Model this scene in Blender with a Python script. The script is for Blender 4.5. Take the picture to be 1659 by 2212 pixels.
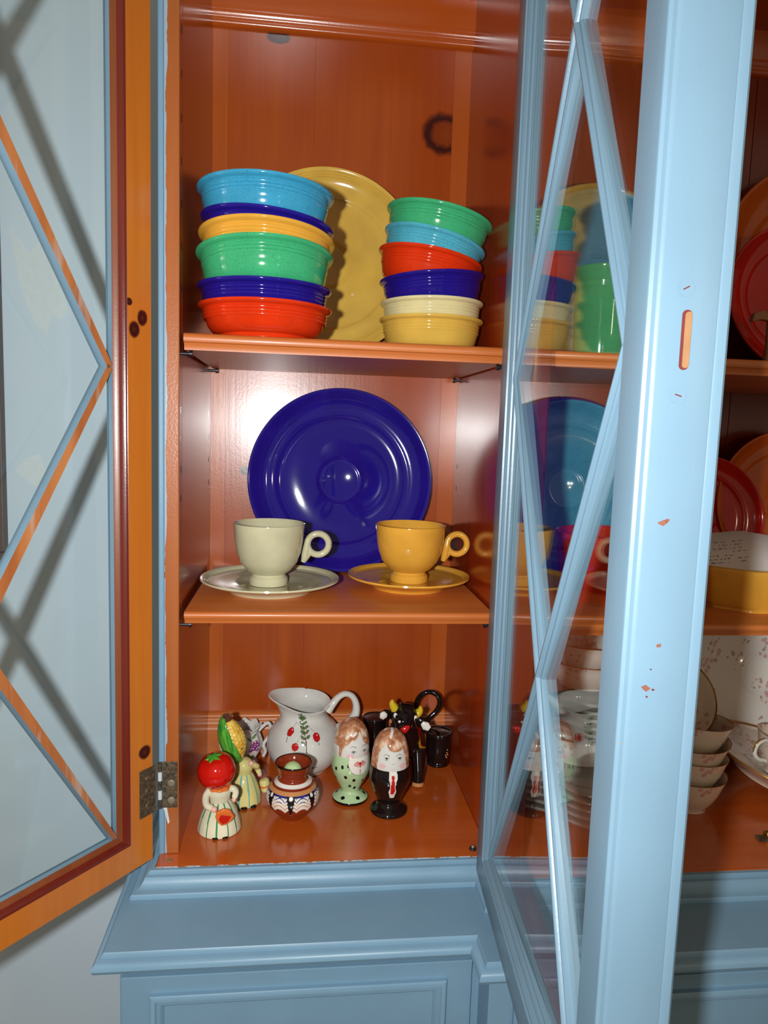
import bpy, bmesh, math, random
from mathutils import Vector, Matrix
for o in list(bpy.data.objects): bpy.data.objects.remove(o)
scn = bpy.context.scene
COL = scn.collection
PI = math.pi

# ------------------------------------------------------------------ camera
yaw, pitch, roll = -0.116, -0.1138, -0.0335
RM = (Matrix.Rotation(yaw, 3, 'Z') @ Matrix.Rotation(pitch, 3, 'X') @ Matrix.Rotation(roll, 3, 'Y'))
ri, fw, up = RM.col[0], RM.col[1], RM.col[2]
CAM = Vector((0.1213, -0.7485, 0.4578))
cd = bpy.data.cameras.new('camera'); cam = bpy.data.objects.new('camera', cd); COL.objects.link(cam)
cd.sensor_fit = 'VERTICAL'; cd.sensor_height = 24.0; cd.sensor_width = 18.0
cd.lens = 1570.0 / 2212.0 * 24.0
cd.clip_start = 0.02; cd.clip_end = 50
M4 = Matrix.Identity(4)
for i in range(3):
    M4[i][0] = ri[i]; M4[i][1] = up[i]; M4[i][2] = -fw[i]; M4[i][3] = CAM[i]
cam.matrix_world = M4
scn.camera = cam

# ------------------------------------------------------------------ world, flash, room lamp, exposure
scn.view_settings.view_transform = 'Standard'
scn.view_settings.look = 'None'
scn.view_settings.gamma = 1.0
scn.view_settings.use_curve_mapping = False
scn.view_settings.exposure = 0.0
w = bpy.data.worlds.new('room_ambient'); scn.world = w; w.use_nodes = True
w.node_tree.nodes['Background'].inputs[0].default_value = (1.0, 0.84, 0.62, 1)
w.node_tree.nodes['Background'].inputs[1].default_value = 0.26
fl = bpy.data.lights.new('camera_flash', 'SPOT')
fl.energy = 30.0; fl.color = (0.97, 1.0, 1.0); fl.spot_size = math.radians(160); fl.spot_blend = 1.0
fl.shadow_soft_size = 0.011
flo = bpy.data.objects.new('camera_flash', fl); COL.objects.link(flo)
flm = M4.copy()
FP = Vector((0.045, -0.790, 0.463))
for i in range(3): flm[i][3] = FP[i]
flo.matrix_world = flm
lp = bpy.data.lights.new('room_lamp', 'POINT')
lp.energy = 7.0; lp.color = (1.0, 0.82, 0.58); lp.shadow_soft_size = 0.05
lpo = bpy.data.objects.new('room_lamp', lp); COL.objects.link(lpo)
lpo.location = (1.15, -1.95, 0.75)

# ------------------------------------------------------------------ colour and material helpers
def lin(c):
    c = c / 255.0
    return c / 12.92 if c <= 0.04045 else ((c + 0.055) / 1.055) ** 2.4
def rgb(r, g, b): return (lin(r), lin(g), lin(b), 1.0)

class NT:
    def __init__(s, name):
        s.m = bpy.data.materials.new(name); s.m.use_nodes = True
        s.t = s.m.node_tree; s.n = s.t.nodes; s.l = s.t.links
        s.b = s.n['Principled BSDF']; s.out = s.n['Material Output']
    def node(s, typ, **kw):
        n = s.n.new(typ)
        for k, v in kw.items(): setattr(n, k, v)
        return n
    def link(s, a, b): s.l.new(a, b)
    def obj_coord(s, scale=(1, 1, 1), loc=(0, 0, 0), rot=(0, 0, 0)):
        tc = s.node('ShaderNodeTexCoord'); mp = s.node('ShaderNodeMapping')
        mp.inputs['Scale'].default_value = scale; mp.inputs['Location'].default_value = loc
        mp.inputs['Rotation'].default_value = rot
        s.link(tc.outputs['Object'], mp.inputs['Vector']); return mp.outputs['Vector']
    def noise(s, vec, scale, detail=3, rough=0.5, dist=0.0):
        n = s.node('ShaderNodeTexNoise'); n.inputs['Scale'].default_value = scale
        n.inputs['Detail'].default_value = detail; n.inputs['Roughness'].default_value = rough
        n.inputs['Distortion'].default_value = dist
        if vec is not None: s.link(vec, n.inputs['Vector'])
        return n.outputs['Fac']
    def ramp(s, fac, stops):
        r = s.node('ShaderNodeValToRGB'); e = r.color_ramp.elements
        while len(e) < len(stops): e.new(0.5)
        for i, (p, c) in enumerate(stops): e[i].position = p; e[i].color = c
        s.link(fac, r.inputs['Fac']); return r.outputs['Color']
    def mix(s, fac, a, b, blend='MIX'):
        m = s.node('ShaderNodeMix', data_type='RGBA', blend_type=blend)
        for sock, v in ((0, fac), (6, a), (7, b)):
            if hasattr(v, 'is_linked'): s.link(v, m.inputs[sock])
            else: m.inputs[sock].default_value = v
        return m.outputs[2]
    def bump(s, h, strength, dist=0.001):
        b = s.node('ShaderNodeBump'); b.inputs['Strength'].default_value = strength
        b.inputs['Distance'].default_value = dist; s.link(h, b.inputs['Height'])
        s.link(b.outputs['Normal'], s.b.inputs['Normal'])
    def math(s, op, a, b=None):
        m = s.node('ShaderNodeMath', operation=op)
        for i, v in enumerate((a, b)):
            if v is None: continue
            if hasattr(v, 'is_linked'): s.link(v, m.inputs[i])
            else: m.inputs[i].default_value = v
        return m.outputs[0]
    def col(s, c):
        if hasattr(c, 'is_linked'): s.link(c, s.b.inputs['Base Color'])
        else: s.b.inputs['Base Color'].default_value = c
    def set(s, **kw):
        for k, v in kw.items(): s.b.inputs[k.replace('_', ' ')].default_value = v
        return s

def glaze(name, c, rough=0.10, speckle=0.0, tint=None, spec=0.5):
    t = NT(name); v = t.obj_coord()
    n1 = t.noise(v, 28, 3)
    d = tuple(x * 0.80 for x in c[:3]) + (1,)
    base = t.ramp(n1, [(0.3, d), (0.75, c)])
    if speckle:
        sp = t.noise(v, 900, 1)
        f = t.ramp(sp, [(0.30, (speckle,) * 3 + (1,)), (0.42, (0, 0, 0, 1))])
        base = t.mix(f, base, tuple(x * 0.25 for x in c[:3]) + (1,))
    t.col(base); t.set(Roughness=rough, Specular_IOR_Level=spec)
    t.bump(t.noise(v, 60, 2), 0.05, 0.0006)
    return t.m

def plain(name, c, rough=0.4, metal=0.0, var=0.85):
    t = NT(name); v = t.obj_coord()
    t.col(t.ramp(t.noise(v, 120, 3), [(0.3, tuple(x * var for x in c[:3]) + (1,)), (0.7, c)]))
    t.set(Roughness=rough, Metallic=metal); return t.m

def wood(name, c1, c2, axis='z', rough=0.22, coat=0.35, knots=(), relief=0.12):
    """varnished pine: streaks along one axis, optional knots given as (centre, stretch, radius)"""
    t = NT(name)
    k = {'z': (38, 38, 1.6), 'x': (1.6, 38, 38), 'y': (38, 1.6, 38)}[axis]
    v = t.obj_coord(k)
    n = t.noise(v, 1.0, 5, 0.62, 0.6)
    n2 = t.noise(t.obj_coord(), 5.5, 2)
    base = t.ramp(n, [(0.28, c2), (0.72, c1)])
    base = t.mix(t.ramp(n2, [(0.40, (0.55,) * 3 + (1,)), (0.70, (0, 0, 0, 1))]), base, c2)
    for (ce, st, rad, core) in knots:
        tc = t.node('ShaderNodeTexCoord')
        sub = t.node('ShaderNodeVectorMath', operation='SUBTRACT'); sub.inputs[1].default_value = ce
        t.link(tc.outputs['Object'], sub.inputs[0])
        mul = t.node('ShaderNodeVectorMath', operation='MULTIPLY'); mul.inputs[1].default_value = st
        t.link(sub.outputs[0], mul.inputs[0])
        ln = t.node('ShaderNodeVectorMath', operation='LENGTH'); t.link(mul.outputs[0], ln.inputs[0])
        d = t.math('DIVIDE', ln.outputs['Value'], rad)
        d = t.math('ADD', d, t.math('MULTIPLY', t.math('SUBTRACT', t.noise(t.obj_coord(), 90, 2), 0.5), 0.30))
        msk = t.ramp(d, [(0.0, (core,) * 3 + (1,)), (0.45, (core + 0.1,) * 3 + (1,)), (0.66, (1, 1, 1, 1)), (0.80, (0.9,) * 3 + (1,)), (1.0, (0, 0, 0, 1))])
        base = t.mix(msk, base, rgb(52, 8, 8))
    t.col(base)
    t.set(Roughness=rough, Coat_Weight=coat, Coat_Roughness=0.16)
    fine = t.noise(t.obj_coord(tuple(x * 6 for x in k)), 1.0, 4)
    orange = t.noise(t.obj_coord(), 420, 2)
    t.bump(t.math('ADD', fine, t.math('MULTIPLY', orange, 0.8)), relief, 0.0008)
    return t.m

def paint(name, c, rough=0.38, chips=0.0):
    t = NT(name); v = t.obj_coord()
    n = t.noise(v, 9, 3); n2 = t.noise(t.obj_coord((60, 60, 3)), 1, 4)
    a = tuple(x * 0.88 for x in c[:3]) + (1,)
    base = t.ramp(n, [(0.3, a), (0.7, c)])
    base = t.mix(t.math('MULTIPLY', n2, 0.22), base, (c[0] * 1.25, c[1] * 1.18, c[2] * 1.08, 1))
    if chips:
        ch = t.noise(v, 55, 2); big = t.noise(v, 7, 1)
        f = t.math('MULTIPLY', t.math('GREATER_THAN', ch, 0.775), t.math('GREATER_THAN', big, 0.5))
        base = t.mix(f, base, rgb(205, 120, 70))
    t.col(base); t.set(Roughness=rough, Specular_IOR_Level=0.4)
    t.bump(t.math('ADD', n2, t.noise(v, 300, 2)), 0.10, 0.0006)
    return t.m

def worn(name):
    """bare varnished wood edge with smears of blue paint left on it"""
    t = NT(name); v = t.obj_coord((40, 40, 5))
    n = t.noise(t.obj_coord((38, 38, 1.6)), 1, 4)
    base = t.ramp(n, [(0.3, rgb(146, 76, 34)), (0.7, rgb(184, 116, 66))])
    f = t.ramp(t.noise(v, 1.0, 4, 0.6), [(0.60, (0, 0, 0, 1)), (0.68, (0.75,) * 3 + (1,))])
    t.col(t.mix(f, base, rgb(172, 150, 136))); t.set(Roughness=0.35, Coat_Weight=0.2); return t.m

def clear_glass(name, tint=(0.97, 0.985, 0.98, 1), boost=1.0, milk=0.0):
    t = NT(name); t.n.remove(t.b)
    lw = t.node('ShaderNodeLayerWeight'); lw.inputs['Blend'].default_value = 0.5
    p = t.math('POWER', lw.outputs['Facing'], 5.0)
    f = t.math('ADD', t.math('MULTIPLY', p, 0.96), 0.04 * boost)
    tr = t.node('ShaderNodeBsdfTransparent'); tr.inputs[0].default_value = tint
    gl = t.node('ShaderNodeBsdfGlossy'); gl.inputs['Roughness'].default_value = 0.012
    gl.inputs[0].default_value = (1, 1, 1, 1)
    mx = t.node('ShaderNodeMixShader')
    t.link(f, mx.inputs[0]); t.link(tr.outputs[0], mx.inputs[1]); t.link(gl.outputs[0], mx.inputs[2])
    res = mx.outputs[0]
    if milk:            # pressed glass scatters a little light
        df = t.node('ShaderNodeBsdfDiffuse'); df.inputs[0].default_value = (0.85, 0.86, 0.82, 1)
        m2 = t.node('ShaderNodeMixShader'); m2.inputs[0].default_value = milk
        t.link(res, m2.inputs[1]); t.link(df.outputs[0], m2.inputs[2]); res = m2.outputs[0]
    t.link(res, t.out.inputs['Surface'])
    return t.m

def floral(name, base=(226, 222, 214), amount=0.56):
    t = NT(name); v = t.obj_coord()
    vo = t.node('ShaderNodeTexVoronoi'); vo.inputs['Scale'].default_value = 130; t.link(v, vo.inputs['Vector'])
    dots = t.math('LESS_THAN', vo.outputs['Distance'], 0.42)
    patch = t.math('GREATER_THAN', t.noise(v, 26, 1), amount)
    f = t.math('MULTIPLY', t.math('MULTIPLY', dots, patch), 0.62)
    pinks = t.ramp(t.noise(v, 60, 1), [(0.38, rgb(120, 120, 80)), (0.46, rgb(190, 110, 120)), (0.56, rgb(205, 130, 140)), (0.64, rgb(140, 95, 75))])
    t.col(t.mix(f, rgb(*base), pinks)); t.set(Roughness=0.1); return t.m

# ------------------------------------------------------------------ materials
PINE_K = wood('pine_back_knot', rgb(178, 82, 14), rgb(154, 60, 10), 'z', 0.27, 0.38, relief=0.10,
              knots=[((0.3030, 0.24, 0.849), (0.85, 0.0, 1.0), 0.029, 0.30), ((0.082, 0.24, 0.950), (0.8, 0.0, 1.6), 0.014, 0.9),
                     ((0.046, 0.24, 0.395), (1.0, 0.0, 1.0), 0.007, 0.8)])
PINE_N = wood('pine_back_strip', rgb(188, 94, 28), rgb(168, 76, 20), 'z', 0.27, 0.38, relief=0.10)
PINE_S = wood('pine_side', rgb(176, 66, 22), rgb(140, 44, 14), 'z', 0.20, 0.45, relief=0.10)
PINE_F = wood('pine_floor', rgb(202, 98, 32), rgb(176, 76, 20), 'x', 0.20, 0.5, relief=0.10)
PINE_SH = wood('pine_shelf', rgb(206, 120, 56), rgb(180, 94, 38), 'x', 0.42, 0.12, relief=0.10)
PINE_ST = wood('pine_stile', rgb(206, 102, 36), rgb(180, 80, 22), 'z', 0.26, 0.35, relief=0.18)
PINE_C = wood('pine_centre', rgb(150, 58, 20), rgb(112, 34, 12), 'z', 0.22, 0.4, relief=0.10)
DOOR_W = wood('door_inside_pine', rgb(206, 124, 44), rgb(184, 100, 28), 'z', 0.28, 0.3, relief=0.12,
              knots=[((-0.0195, 0.02, 0.5020), (1, 0, 0.80), 0.0070, 0.92), ((-0.0290, 0.02, 0.5135), (1, 0, 0.75), 0.0064, 0.92),
                     ((-0.0138, 0.02, 0.5265), (1, 0, 1), 0.0040, 0.9), ((-0.0297, 0.02, 0.0810), (1, 0, 1), 0.0082, 0.9)])
DOOR_STOP = wood('stained_stop_moulding', rgb(116, 40, 26), rgb(92, 26, 18), 'z', 0.25, 0.4, relief=0.08)
LIP = wood('glazing_lip_pine', rgb(140, 76, 36), rgb(112, 52, 24), 'z', 0.35, 0.15, relief=0.08)
MUNT_W = worn('muntin_bare_wood')
BLUE = paint('blue_cabinet_paint', rgb(118, 152, 176))
BLUE_D = paint('blue_door_paint', rgb(108, 136, 155), 0.34, chips=1.0)
GLASS = clear_glass('door_glass')
CRYSTAL = clear_glass('pressed_glass', (0.95, 0.955, 0.94, 1), 4.0, 0.30)
RAW = plain('bare_wood_slot', rgb(150, 108, 70), 0.7)
CHIP = plain('chipped_to_wood', rgb(128, 78, 60), 0.7)
RUST = plain('rusted_red_edge', rgb(104, 34, 30), 0.6)
METAL = plain('dark_pin_metal', rgb(70, 68, 72), 0.3, 0.8)
HINGE = NT('tarnished_hinge')
HINGE.col(HINGE.ramp(HINGE.noise(HINGE.obj_coord(), 260, 4, 0.7), [(0.35, rgb(50, 42, 36)), (0.5, rgb(86, 74, 58)), (0.66, rgb(120, 96, 66))]))
HINGE.set(Roughness=0.5, Metallic=0.35); HINGE = HINGE.m
SCREW = plain('worn_screw_head', rgb(150, 140, 120), 0.4, 0.5)
_t = NT('stile_pine_with_paint_residue')
_g = _t.noise(_t.obj_coord((38, 38, 1.6)), 1, 4)
_base = _t.ramp(_g, [(0.3, rgb(152, 80, 34)), (0.7, rgb(174, 98, 48))])
_sx = _t.node('ShaderNodeSeparateXYZ'); _t.link(_t.obj_coord(), _sx.inputs[0])
_d = _t.math('ADD', _t.math('MULTIPLY', _sx.outputs[0], -90), _t.math('MULTIPLY', _t.noise(_t.obj_coord((90, 90, 9)), 1, 5, 0.65), 1.15))
_t.col(_t.mix(_t.math('GREATER_THAN', _d, 1.72), _base, rgb(150, 168, 184)))
_t.set(Roughness=0.27, Coat_Weight=0.4, Coat_Roughness=0.15); _t.bump(_t.noise(_t.obj_coord(), 420, 2), 0.15, 0.0008)
PINE_SL = _t.m
WHITEPAINT = plain('old_white_paint', rgb(205, 208, 208), 0.5)
BRASS = plain('brass', rgb(170, 135, 60), 0.3, 0.9)
WALL = NT('grey_blue_wall_paint')
_v = WALL.obj_coord()
_b = WALL.ramp(WALL.noise(_v, 3, 3), [(0.3, rgb(212, 230, 244)), (0.7, rgb(220, 236, 248))])
WALL.col(_b); WALL.set(Roughness=0.65, Specular_IOR_Level=0.25)
WALL.bump(WALL.noise(_v, 220, 3), 0.10, 0.001); WALL = WALL.m
PAINTED_LIGHT = plain('painted_light_patch', rgb(228, 240, 244), 0.7, 0, 0.95)  # reflected flash light on the wall, put in as a paler colour
FLOOR_M = wood('room_floor_oak', rgb(150, 104, 62), rgb(112, 72, 40), 'y', 0.4, 0.1)
DARKTRIM = plain('dark_casing_wood', rgb(96, 78, 76), 0.5)

G_TURQ = glaze('turquoise_glaze', rgb(62, 160, 198), 0.10, 0.5)
G_TURQ2 = glaze('soft_turquoise_glaze', rgb(84, 178, 200), 0.10, 0.5)
G_NAVY = glaze('cobalt_glaze', rgb(34, 22, 132), 0.07)
G_YEL = glaze('deep_yellow_glaze', rgb(230, 168, 62), 0.08)
G_YEL2 = glaze('golden_yellow_glaze', rgb(226, 182, 80), 0.10)
G_GREEN = glaze('green_glaze', rgb(66, 178, 120), 0.10, 0.45)
G_RED = glaze('orange_red_glaze', rgb(222, 54, 16), 0.08)
G_IVORY = glaze('ivory_glaze', rgb(228, 214, 160), 0.09)
G_IVORY2 = glaze('pale_ivory_glaze', rgb(206, 200, 164), 0.08)
G_DRED = glaze('dark_red_glaze', rgb(196, 30, 14), 0.12)
G_ORANGE = glaze('burnt_orange_glaze', rgb(206, 98, 30), 0.12)
G_WHITE = glaze('white_glaze', rgb(226, 224, 216), 0.07)
G_CREAM = glaze('cream_glaze', rgb(232, 226, 196), 0.09)
G_PALEYEL = glaze('pale_yellow_glaze', rgb(230, 218, 140), 0.09)
G_BLACK = glaze('black_glaze', rgb(24, 18, 18), 0.07)
G_TERRA = glaze('terracotta_glaze', rgb(142, 52, 26), 0.10)
G_TOMATO = glaze('tomato_red_glaze', rgb(206, 24, 14), 0.11)
G_MINT = glaze('mint_glaze', rgb(186, 214, 164), 0.08)
G_HUSK = NT('corn_husk_green')
G_HUSK.col(G_HUSK.ramp(G_HUSK.noise(G_HUSK.obj_coord((260, 260, 18)), 1, 3), [(0.35, rgb(40, 132, 52)), (0.65, rgb(112, 184, 60))]))
G_HUSK.set(Roughness=0.15); G_HUSK = G_HUSK.m
FLORAL = floral('floral_china'); FLORAL2 = floral('floral_china_dense', (222, 206, 186), 0.50)
def pnt(name, r, g, b, rough=0.12): return plain(name, rgb(r, g, b), rough, 0, 0.9)
P_RED = pnt('painted_red', 196, 30, 26); P_BLK = pnt('painted_black', 18, 16, 18)
P_HAIR = NT('painted_brown_hair')
P_HAIR.col(P_HAIR.ramp(P_HAIR.noise(P_HAIR.obj_coord(), 110, 3), [(0.35, rgb(150, 92, 62)), (0.52, rgb(190, 132, 96)), (0.68, rgb(232, 206, 178))]))
P_HAIR.set(Roughness=0.1); P_HAIR = P_HAIR.m
P_BLUSH = pnt('painted_blush', 232, 190, 188); P_GREY = pnt('painted_grey_line', 96, 92, 100)
P_GREEN = pnt('painted_leaf_green', 98, 128, 78); P_DGREEN = pnt('painted_stripe_green', 46, 140, 82)
P_TEAL = pnt('painted_teal', 112, 176, 170); P_BROWN = pnt('painted_brown', 96, 52, 40)
P_TAN = pnt('painted_tan', 196, 134, 84); P_WHITE = pnt('painted_white', 232, 226, 216)
P_BLUE = pnt('painted_dark_blue', 40, 40, 120); P_PURP = pnt('painted_purple', 130, 50, 120)
P_YEL = pnt('painted_yellow', 206, 178, 40); P_ORANGE = pnt('painted_orange', 226, 116, 50)
P_PINK = pnt('painted_flesh_pink', 232, 178, 164); P_GOLD = plain('gilt_rim', rgb(176, 122, 52), 0.25, 0.6)
P_CALYX = pnt('painted_calyx_green', 78, 160, 50); P_LGREEN = pnt('painted_pale_green', 198, 222, 160)
KERNEL = NT('corn_kernel_yellow')
KERNEL.col(KERNEL.ramp(KERNEL.noise(KERNEL.obj_coord(), 140, 2), [(0.35, rgb(214, 160, 50)), (0.65, rgb(240, 206, 96))]))
KERNEL.set(Roughness=0.15); KERNEL = KERNEL.m
PAPER = plain('note_paper', rgb(226, 218, 214), 0.8, 0, 0.97); INK = plain('grey_ink', rgb(132, 116, 116), 0.8)
WOODSTAND = plain('stand_wood', rgb(150, 96, 50), 0.5)

# ------------------------------------------------------------------ geometry helpers
class MB:
    def __init__(s): s.v = []; s.f = []; s.k = []; s.mats = []
    def mi(s, m):
        if m not in s.mats: s.mats.append(m)
        return s.mats.index(m)
    def add(s, vs, fs, m):
        o = len(s.v); s.v += [tuple(p) for p in vs]
        for i, f in enumerate(fs):
            s.f.append(tuple(o + j for j in f)); s.k.append(s.mi(m[i] if isinstance(m, list) else m))
        return s
    def box(s, x0, x1, y0, y1, z0, z1, m):
        vs = [(x, y, z) for x in (x0, x1) for y in (y0, y1) for z in (z0, z1)]
        fs = [(0, 1, 3, 2), (4, 6, 7, 5), (0, 4, 5, 1), (2, 3, 7, 6), (0, 2, 6, 4), (1, 5, 7, 3)]
        return s.add(vs, fs, m)
    def prism(s, poly, z0, z1, m, axes='xyz', mside=None):
        """polygon in the first two axes, extruded along the third"""
        n = len(poly); vs = []
        for h in (z0, z1):
            for (a, b) in poly:
                d = {axes[0]: a, axes[1]: b, axes[2]: h}; vs.append((d['x'], d['y'], d['z']))
        fs = [tuple(range(n - 1, -1, -1)), tuple(range(n, 2 * n))]
        ms = [m, m]
        for i in range(n):
            j = (i + 1) % n; fs.append((i, j, n + j, n + i)); ms.append(mside[i] if isinstance(mside, list) else (mside or m))
        return s.add(vs, fs, ms)
    def lathe(s, prof, m, seg=64, matfn=None, deform=None, a0=-PI):
        """profile of (r, z); angle 0 faces -y, grows towards +x; matfn(a, z, r, i) may pick a material"""
        vs = []; rows = []
        for (r, z) in prof:
            if r < 1e-6: rows.append([len(vs)]); vs.append((0, 0, z)); continue
            row = []
            for j in range(seg):
                a = a0 + 2 * PI * j / seg
                row.append(len(vs)); vs.append((r * math.sin(a), -r * math.cos(a), z))
            rows.append(row)
        fs = []; ms = []
        for i in range(len(rows) - 1):
            A, B = rows[i], rows[i + 1]; zc = (prof[i][1] + prof[i + 1][1]) / 2; rc = (prof[i][0] + prof[i + 1][0]) / 2
            for j in range(seg):
                k = (j + 1) % seg; a = a0 + 2 * PI * (j + 0.5) / seg
                mm = (matfn(a, zc, rc, i) or m) if matfn else m
                if len(A) == 1 and len(B) == 1: continue
                if len(A) == 1: fs.append((A[0], B[k], B[j]))
                elif len(B) == 1: fs.append((A[j], A[k], B[0]))
                else: fs.append((A[j], A[k], B[k], B[j]))
                ms.append(mm)
        if deform: vs = [deform(*p) for p in vs]
        return s.add(vs, fs, ms)
    def sweep(s, prof, path, m, closed=False, mats=None, capped=True):
        """closed profile of (out, z) swept along a 2-D path with mitred corners; out is to the right of travel"""
        n = len(path); np_ = len(prof); vs = []
        for i in range(n):
            p = Vector(path[i])
            d0 = (p - Vector(path[i - 1])).normalized() if (i > 0 or closed) else None
            d1 = (Vector(path[(i + 1) % n]) - p).normalized() if (i < n - 1 or closed) else None
            d0 = d0 or d1; d1 = d1 or d0
            n0 = Vector((d0.y, -d0.x)); n1 = Vector((d1.y, -d1.x)); b = (n0 + n1); b = b / max(1e-6, b.dot(n0))
            for (o, z) in prof: vs.append((p.x + b.x * o, p.y + b.y * o, z))
        fs = []; ms = []
        for i in range(n if closed else n - 1):
            j = (i + 1) % n
            for k in range(np_):
                l = (k + 1) % np_
                fs.append((i * np_ + k, j * np_ + k, j * np_ + l, i * np_ + l)); ms.append(mats[k] if mats else m)
        if not closed and capped:
            fs.append(tuple(range(np_))); fs.append(tuple((n - 1) * np_ + k for k in range(np_ - 1, -1, -1))); ms += [m, m]
        return s.add(vs, fs, ms)
    def tube(s, pts, rad, m, seg=12, flat=1.0):
        pts = [Vector(p) for p in pts]; n = len(pts)
        rad = rad if isinstance(rad, (list, tuple)) else [rad] * n
        vs = []; prev = None
        for i in range(n):
            t = (pts[min(i + 1, n - 1)] - pts[max(i - 1, 0)]).normalized()
            if prev is None:
                a = Vector((0, 1, 0)) if abs(t.y) < 0.9 else Vector((0, 0, 1)); u = t.cross(a).normalized()
            else: u = (prev - t * prev.dot(t)).normalized()
            prev = u; v = t.cross(u)
            for j in range(seg):
                an = 2 * PI * j / seg
                vs.append(pts[i] + u * math.cos(an) * rad[i] + v * math.sin(an) * rad[i] * flat)
        fs = []
        for i in range(n - 1):
            for j in range(seg):
                k = (j + 1) % seg; fs.append((i * seg + j, i * seg + k, (i + 1) * seg + k, (i + 1) * seg + j))
        fs.append(tuple(range(seg - 1, -1, -1))); fs.append(tuple((n - 1) * seg + j for j in range(seg)))
        return s.add(vs, fs, m)
    def ball(s, c, r, m, rot=None, u=24, v=14, matfn=None):
        r = r if isinstance(r, (list, tuple)) else (r, r, r)
        vs = []; fs = []; ms = []; R3 = rot.to_matrix() if rot else Matrix.Identity(3)
        for i in range(v + 1):
            th = PI * i / v
            for j in range(u):
                ph = 2 * PI * j / u
                vs.append(Vector((math.sin(th) * math.sin(ph), -math.sin(th) * math.cos(ph), math.cos(th))))
        for i in range(v):
            for j in range(u):
                k = (j + 1) % u
                q = (i * u + j, (i + 1) * u + j, (i + 1) * u + k, i * u + k)
                cen = sum((vs[x] for x in q), Vector()) / 4
                if i == 0: q = (q[0], q[1], q[2])
                elif i == v - 1: q = (q[0], q[1], q[3])
                fs.append(q); ms.append((matfn(cen) or m) if matfn else m)
        c = Vector(c)
        vs = [c + R3 @ Vector((p.x * r[0], p.y * r[1], p.z * r[2])) for p in vs]
        return s.add(vs, fs, ms)
    def build(s, name, parent=None, loc=None, rot=None, smooth=None, bevel=0.0, world_coords=True):
        me = bpy.data.meshes.new(name); me.from_pydata(s.v, [], s.f)
        for m in s.mats: me.materials.append(m)
        me.polygons.foreach_set('material_index', s.k)
        bm = bmesh.new(); bm.from_mesh(me)
        bmesh.ops.remove_doubles(bm, verts=bm.verts, dist=1e-6)
        bmesh.ops.recalc_face_normals(bm, faces=bm.faces)
        bm.to_mesh(me); bm.free()
        if smooth is not None:
            me.polygons.foreach_set('use_smooth', [True] * len(me.polygons))
            me.set_sharp_from_angle(angle=math.radians(smooth))
        me.update()
        o = bpy.data.objects.new(name, me); COL.objects.link(o)
        if bevel:
            b = o.modifiers.new('bevel', 'BEVEL'); b.width = bevel; b.segments = 2; b.limit_method = 'ANGLE'
        if parent is not None:
            o.parent = parent
        if loc is not None: o.location = loc
        if rot is not None: o.rotation_euler = rot
        return o

def thing(name, label, cat, loc=(0, 0, 0), rot=(0, 0, 0), group=None):
    o = bpy.data.objects.new(name, None); COL.objects.link(o); o.empty_display_size = 0.02
    o.location = loc; o.rotation_euler = rot
    return tag(o, label, cat, group)
def tag(o, label, cat, group=None):
    o['label'] = label; o['category'] = cat
    if group: o['group'] = group
    return o
def struct(o): o['kind'] = 'structure'; return o
def at_world(root, o):      # part meshed in world coordinates under a root that stands elsewhere
    o.location = Vector(o.location) - Vector(root.location); return o
def catmull(pts, n=8):
    P = [Vector(p) for p in pts]; P = [2 * P[0] - P[1]] + P + [2 * P[-1] - P[-2]]; out = []
    for i in range(1, len(P) - 2):
        for k in range(n):
            t = k / n; a, b, c, d = P[i - 1], P[i], P[i + 1], P[i + 2]
            out.append(0.5 * ((2 * b) + (c - a) * t + (2 * a - 5 * b + 4 * c - d) * t * t + (3 * b - a - 3 * c + d) * t ** 3))
    out.append(P[-2]); return out
def smooth_prof(prof, n=5):
    q = catmull([(r, z, 0) for r, z in prof], n); return [(max(0.0, p.x), p.y) for p in q]
def inell(x, z, cx, cz, rx, rz, rot=0.0):
    c, s_ = math.cos(rot), math.sin(rot); dx, dz = x - cx, z - cz
    a = dx * c + dz * s_; b = -dx * s_ + dz * c
    return (a / rx) ** 2 + (b / rz) ** 2 < 1
def inpoly(x, z, P):
    r = False; j = len(P) - 1
    for i in range(len(P)):
        if (P[i][1] > z) != (P[j][1] > z) and x < (P[j][0] - P[i][0]) * (z - P[i][1]) / (P[j][1] - P[i][1]) + P[i][0]: r = not r
        j = i
    return r
def near(x, z, pts, wd):
    for (ax, az), (bx, bz) in zip(pts, pts[1:]):
        dx, dz = bx - ax, bz - az; L = dx * dx + dz * dz or 1e-12
        t = max(0, min(1, ((x - ax) * dx + (z - az) * dz) / L))
        if (x - ax - t * dx) ** 2 + (z - az - t * dz) ** 2 < wd * wd: return True
    return False

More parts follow.
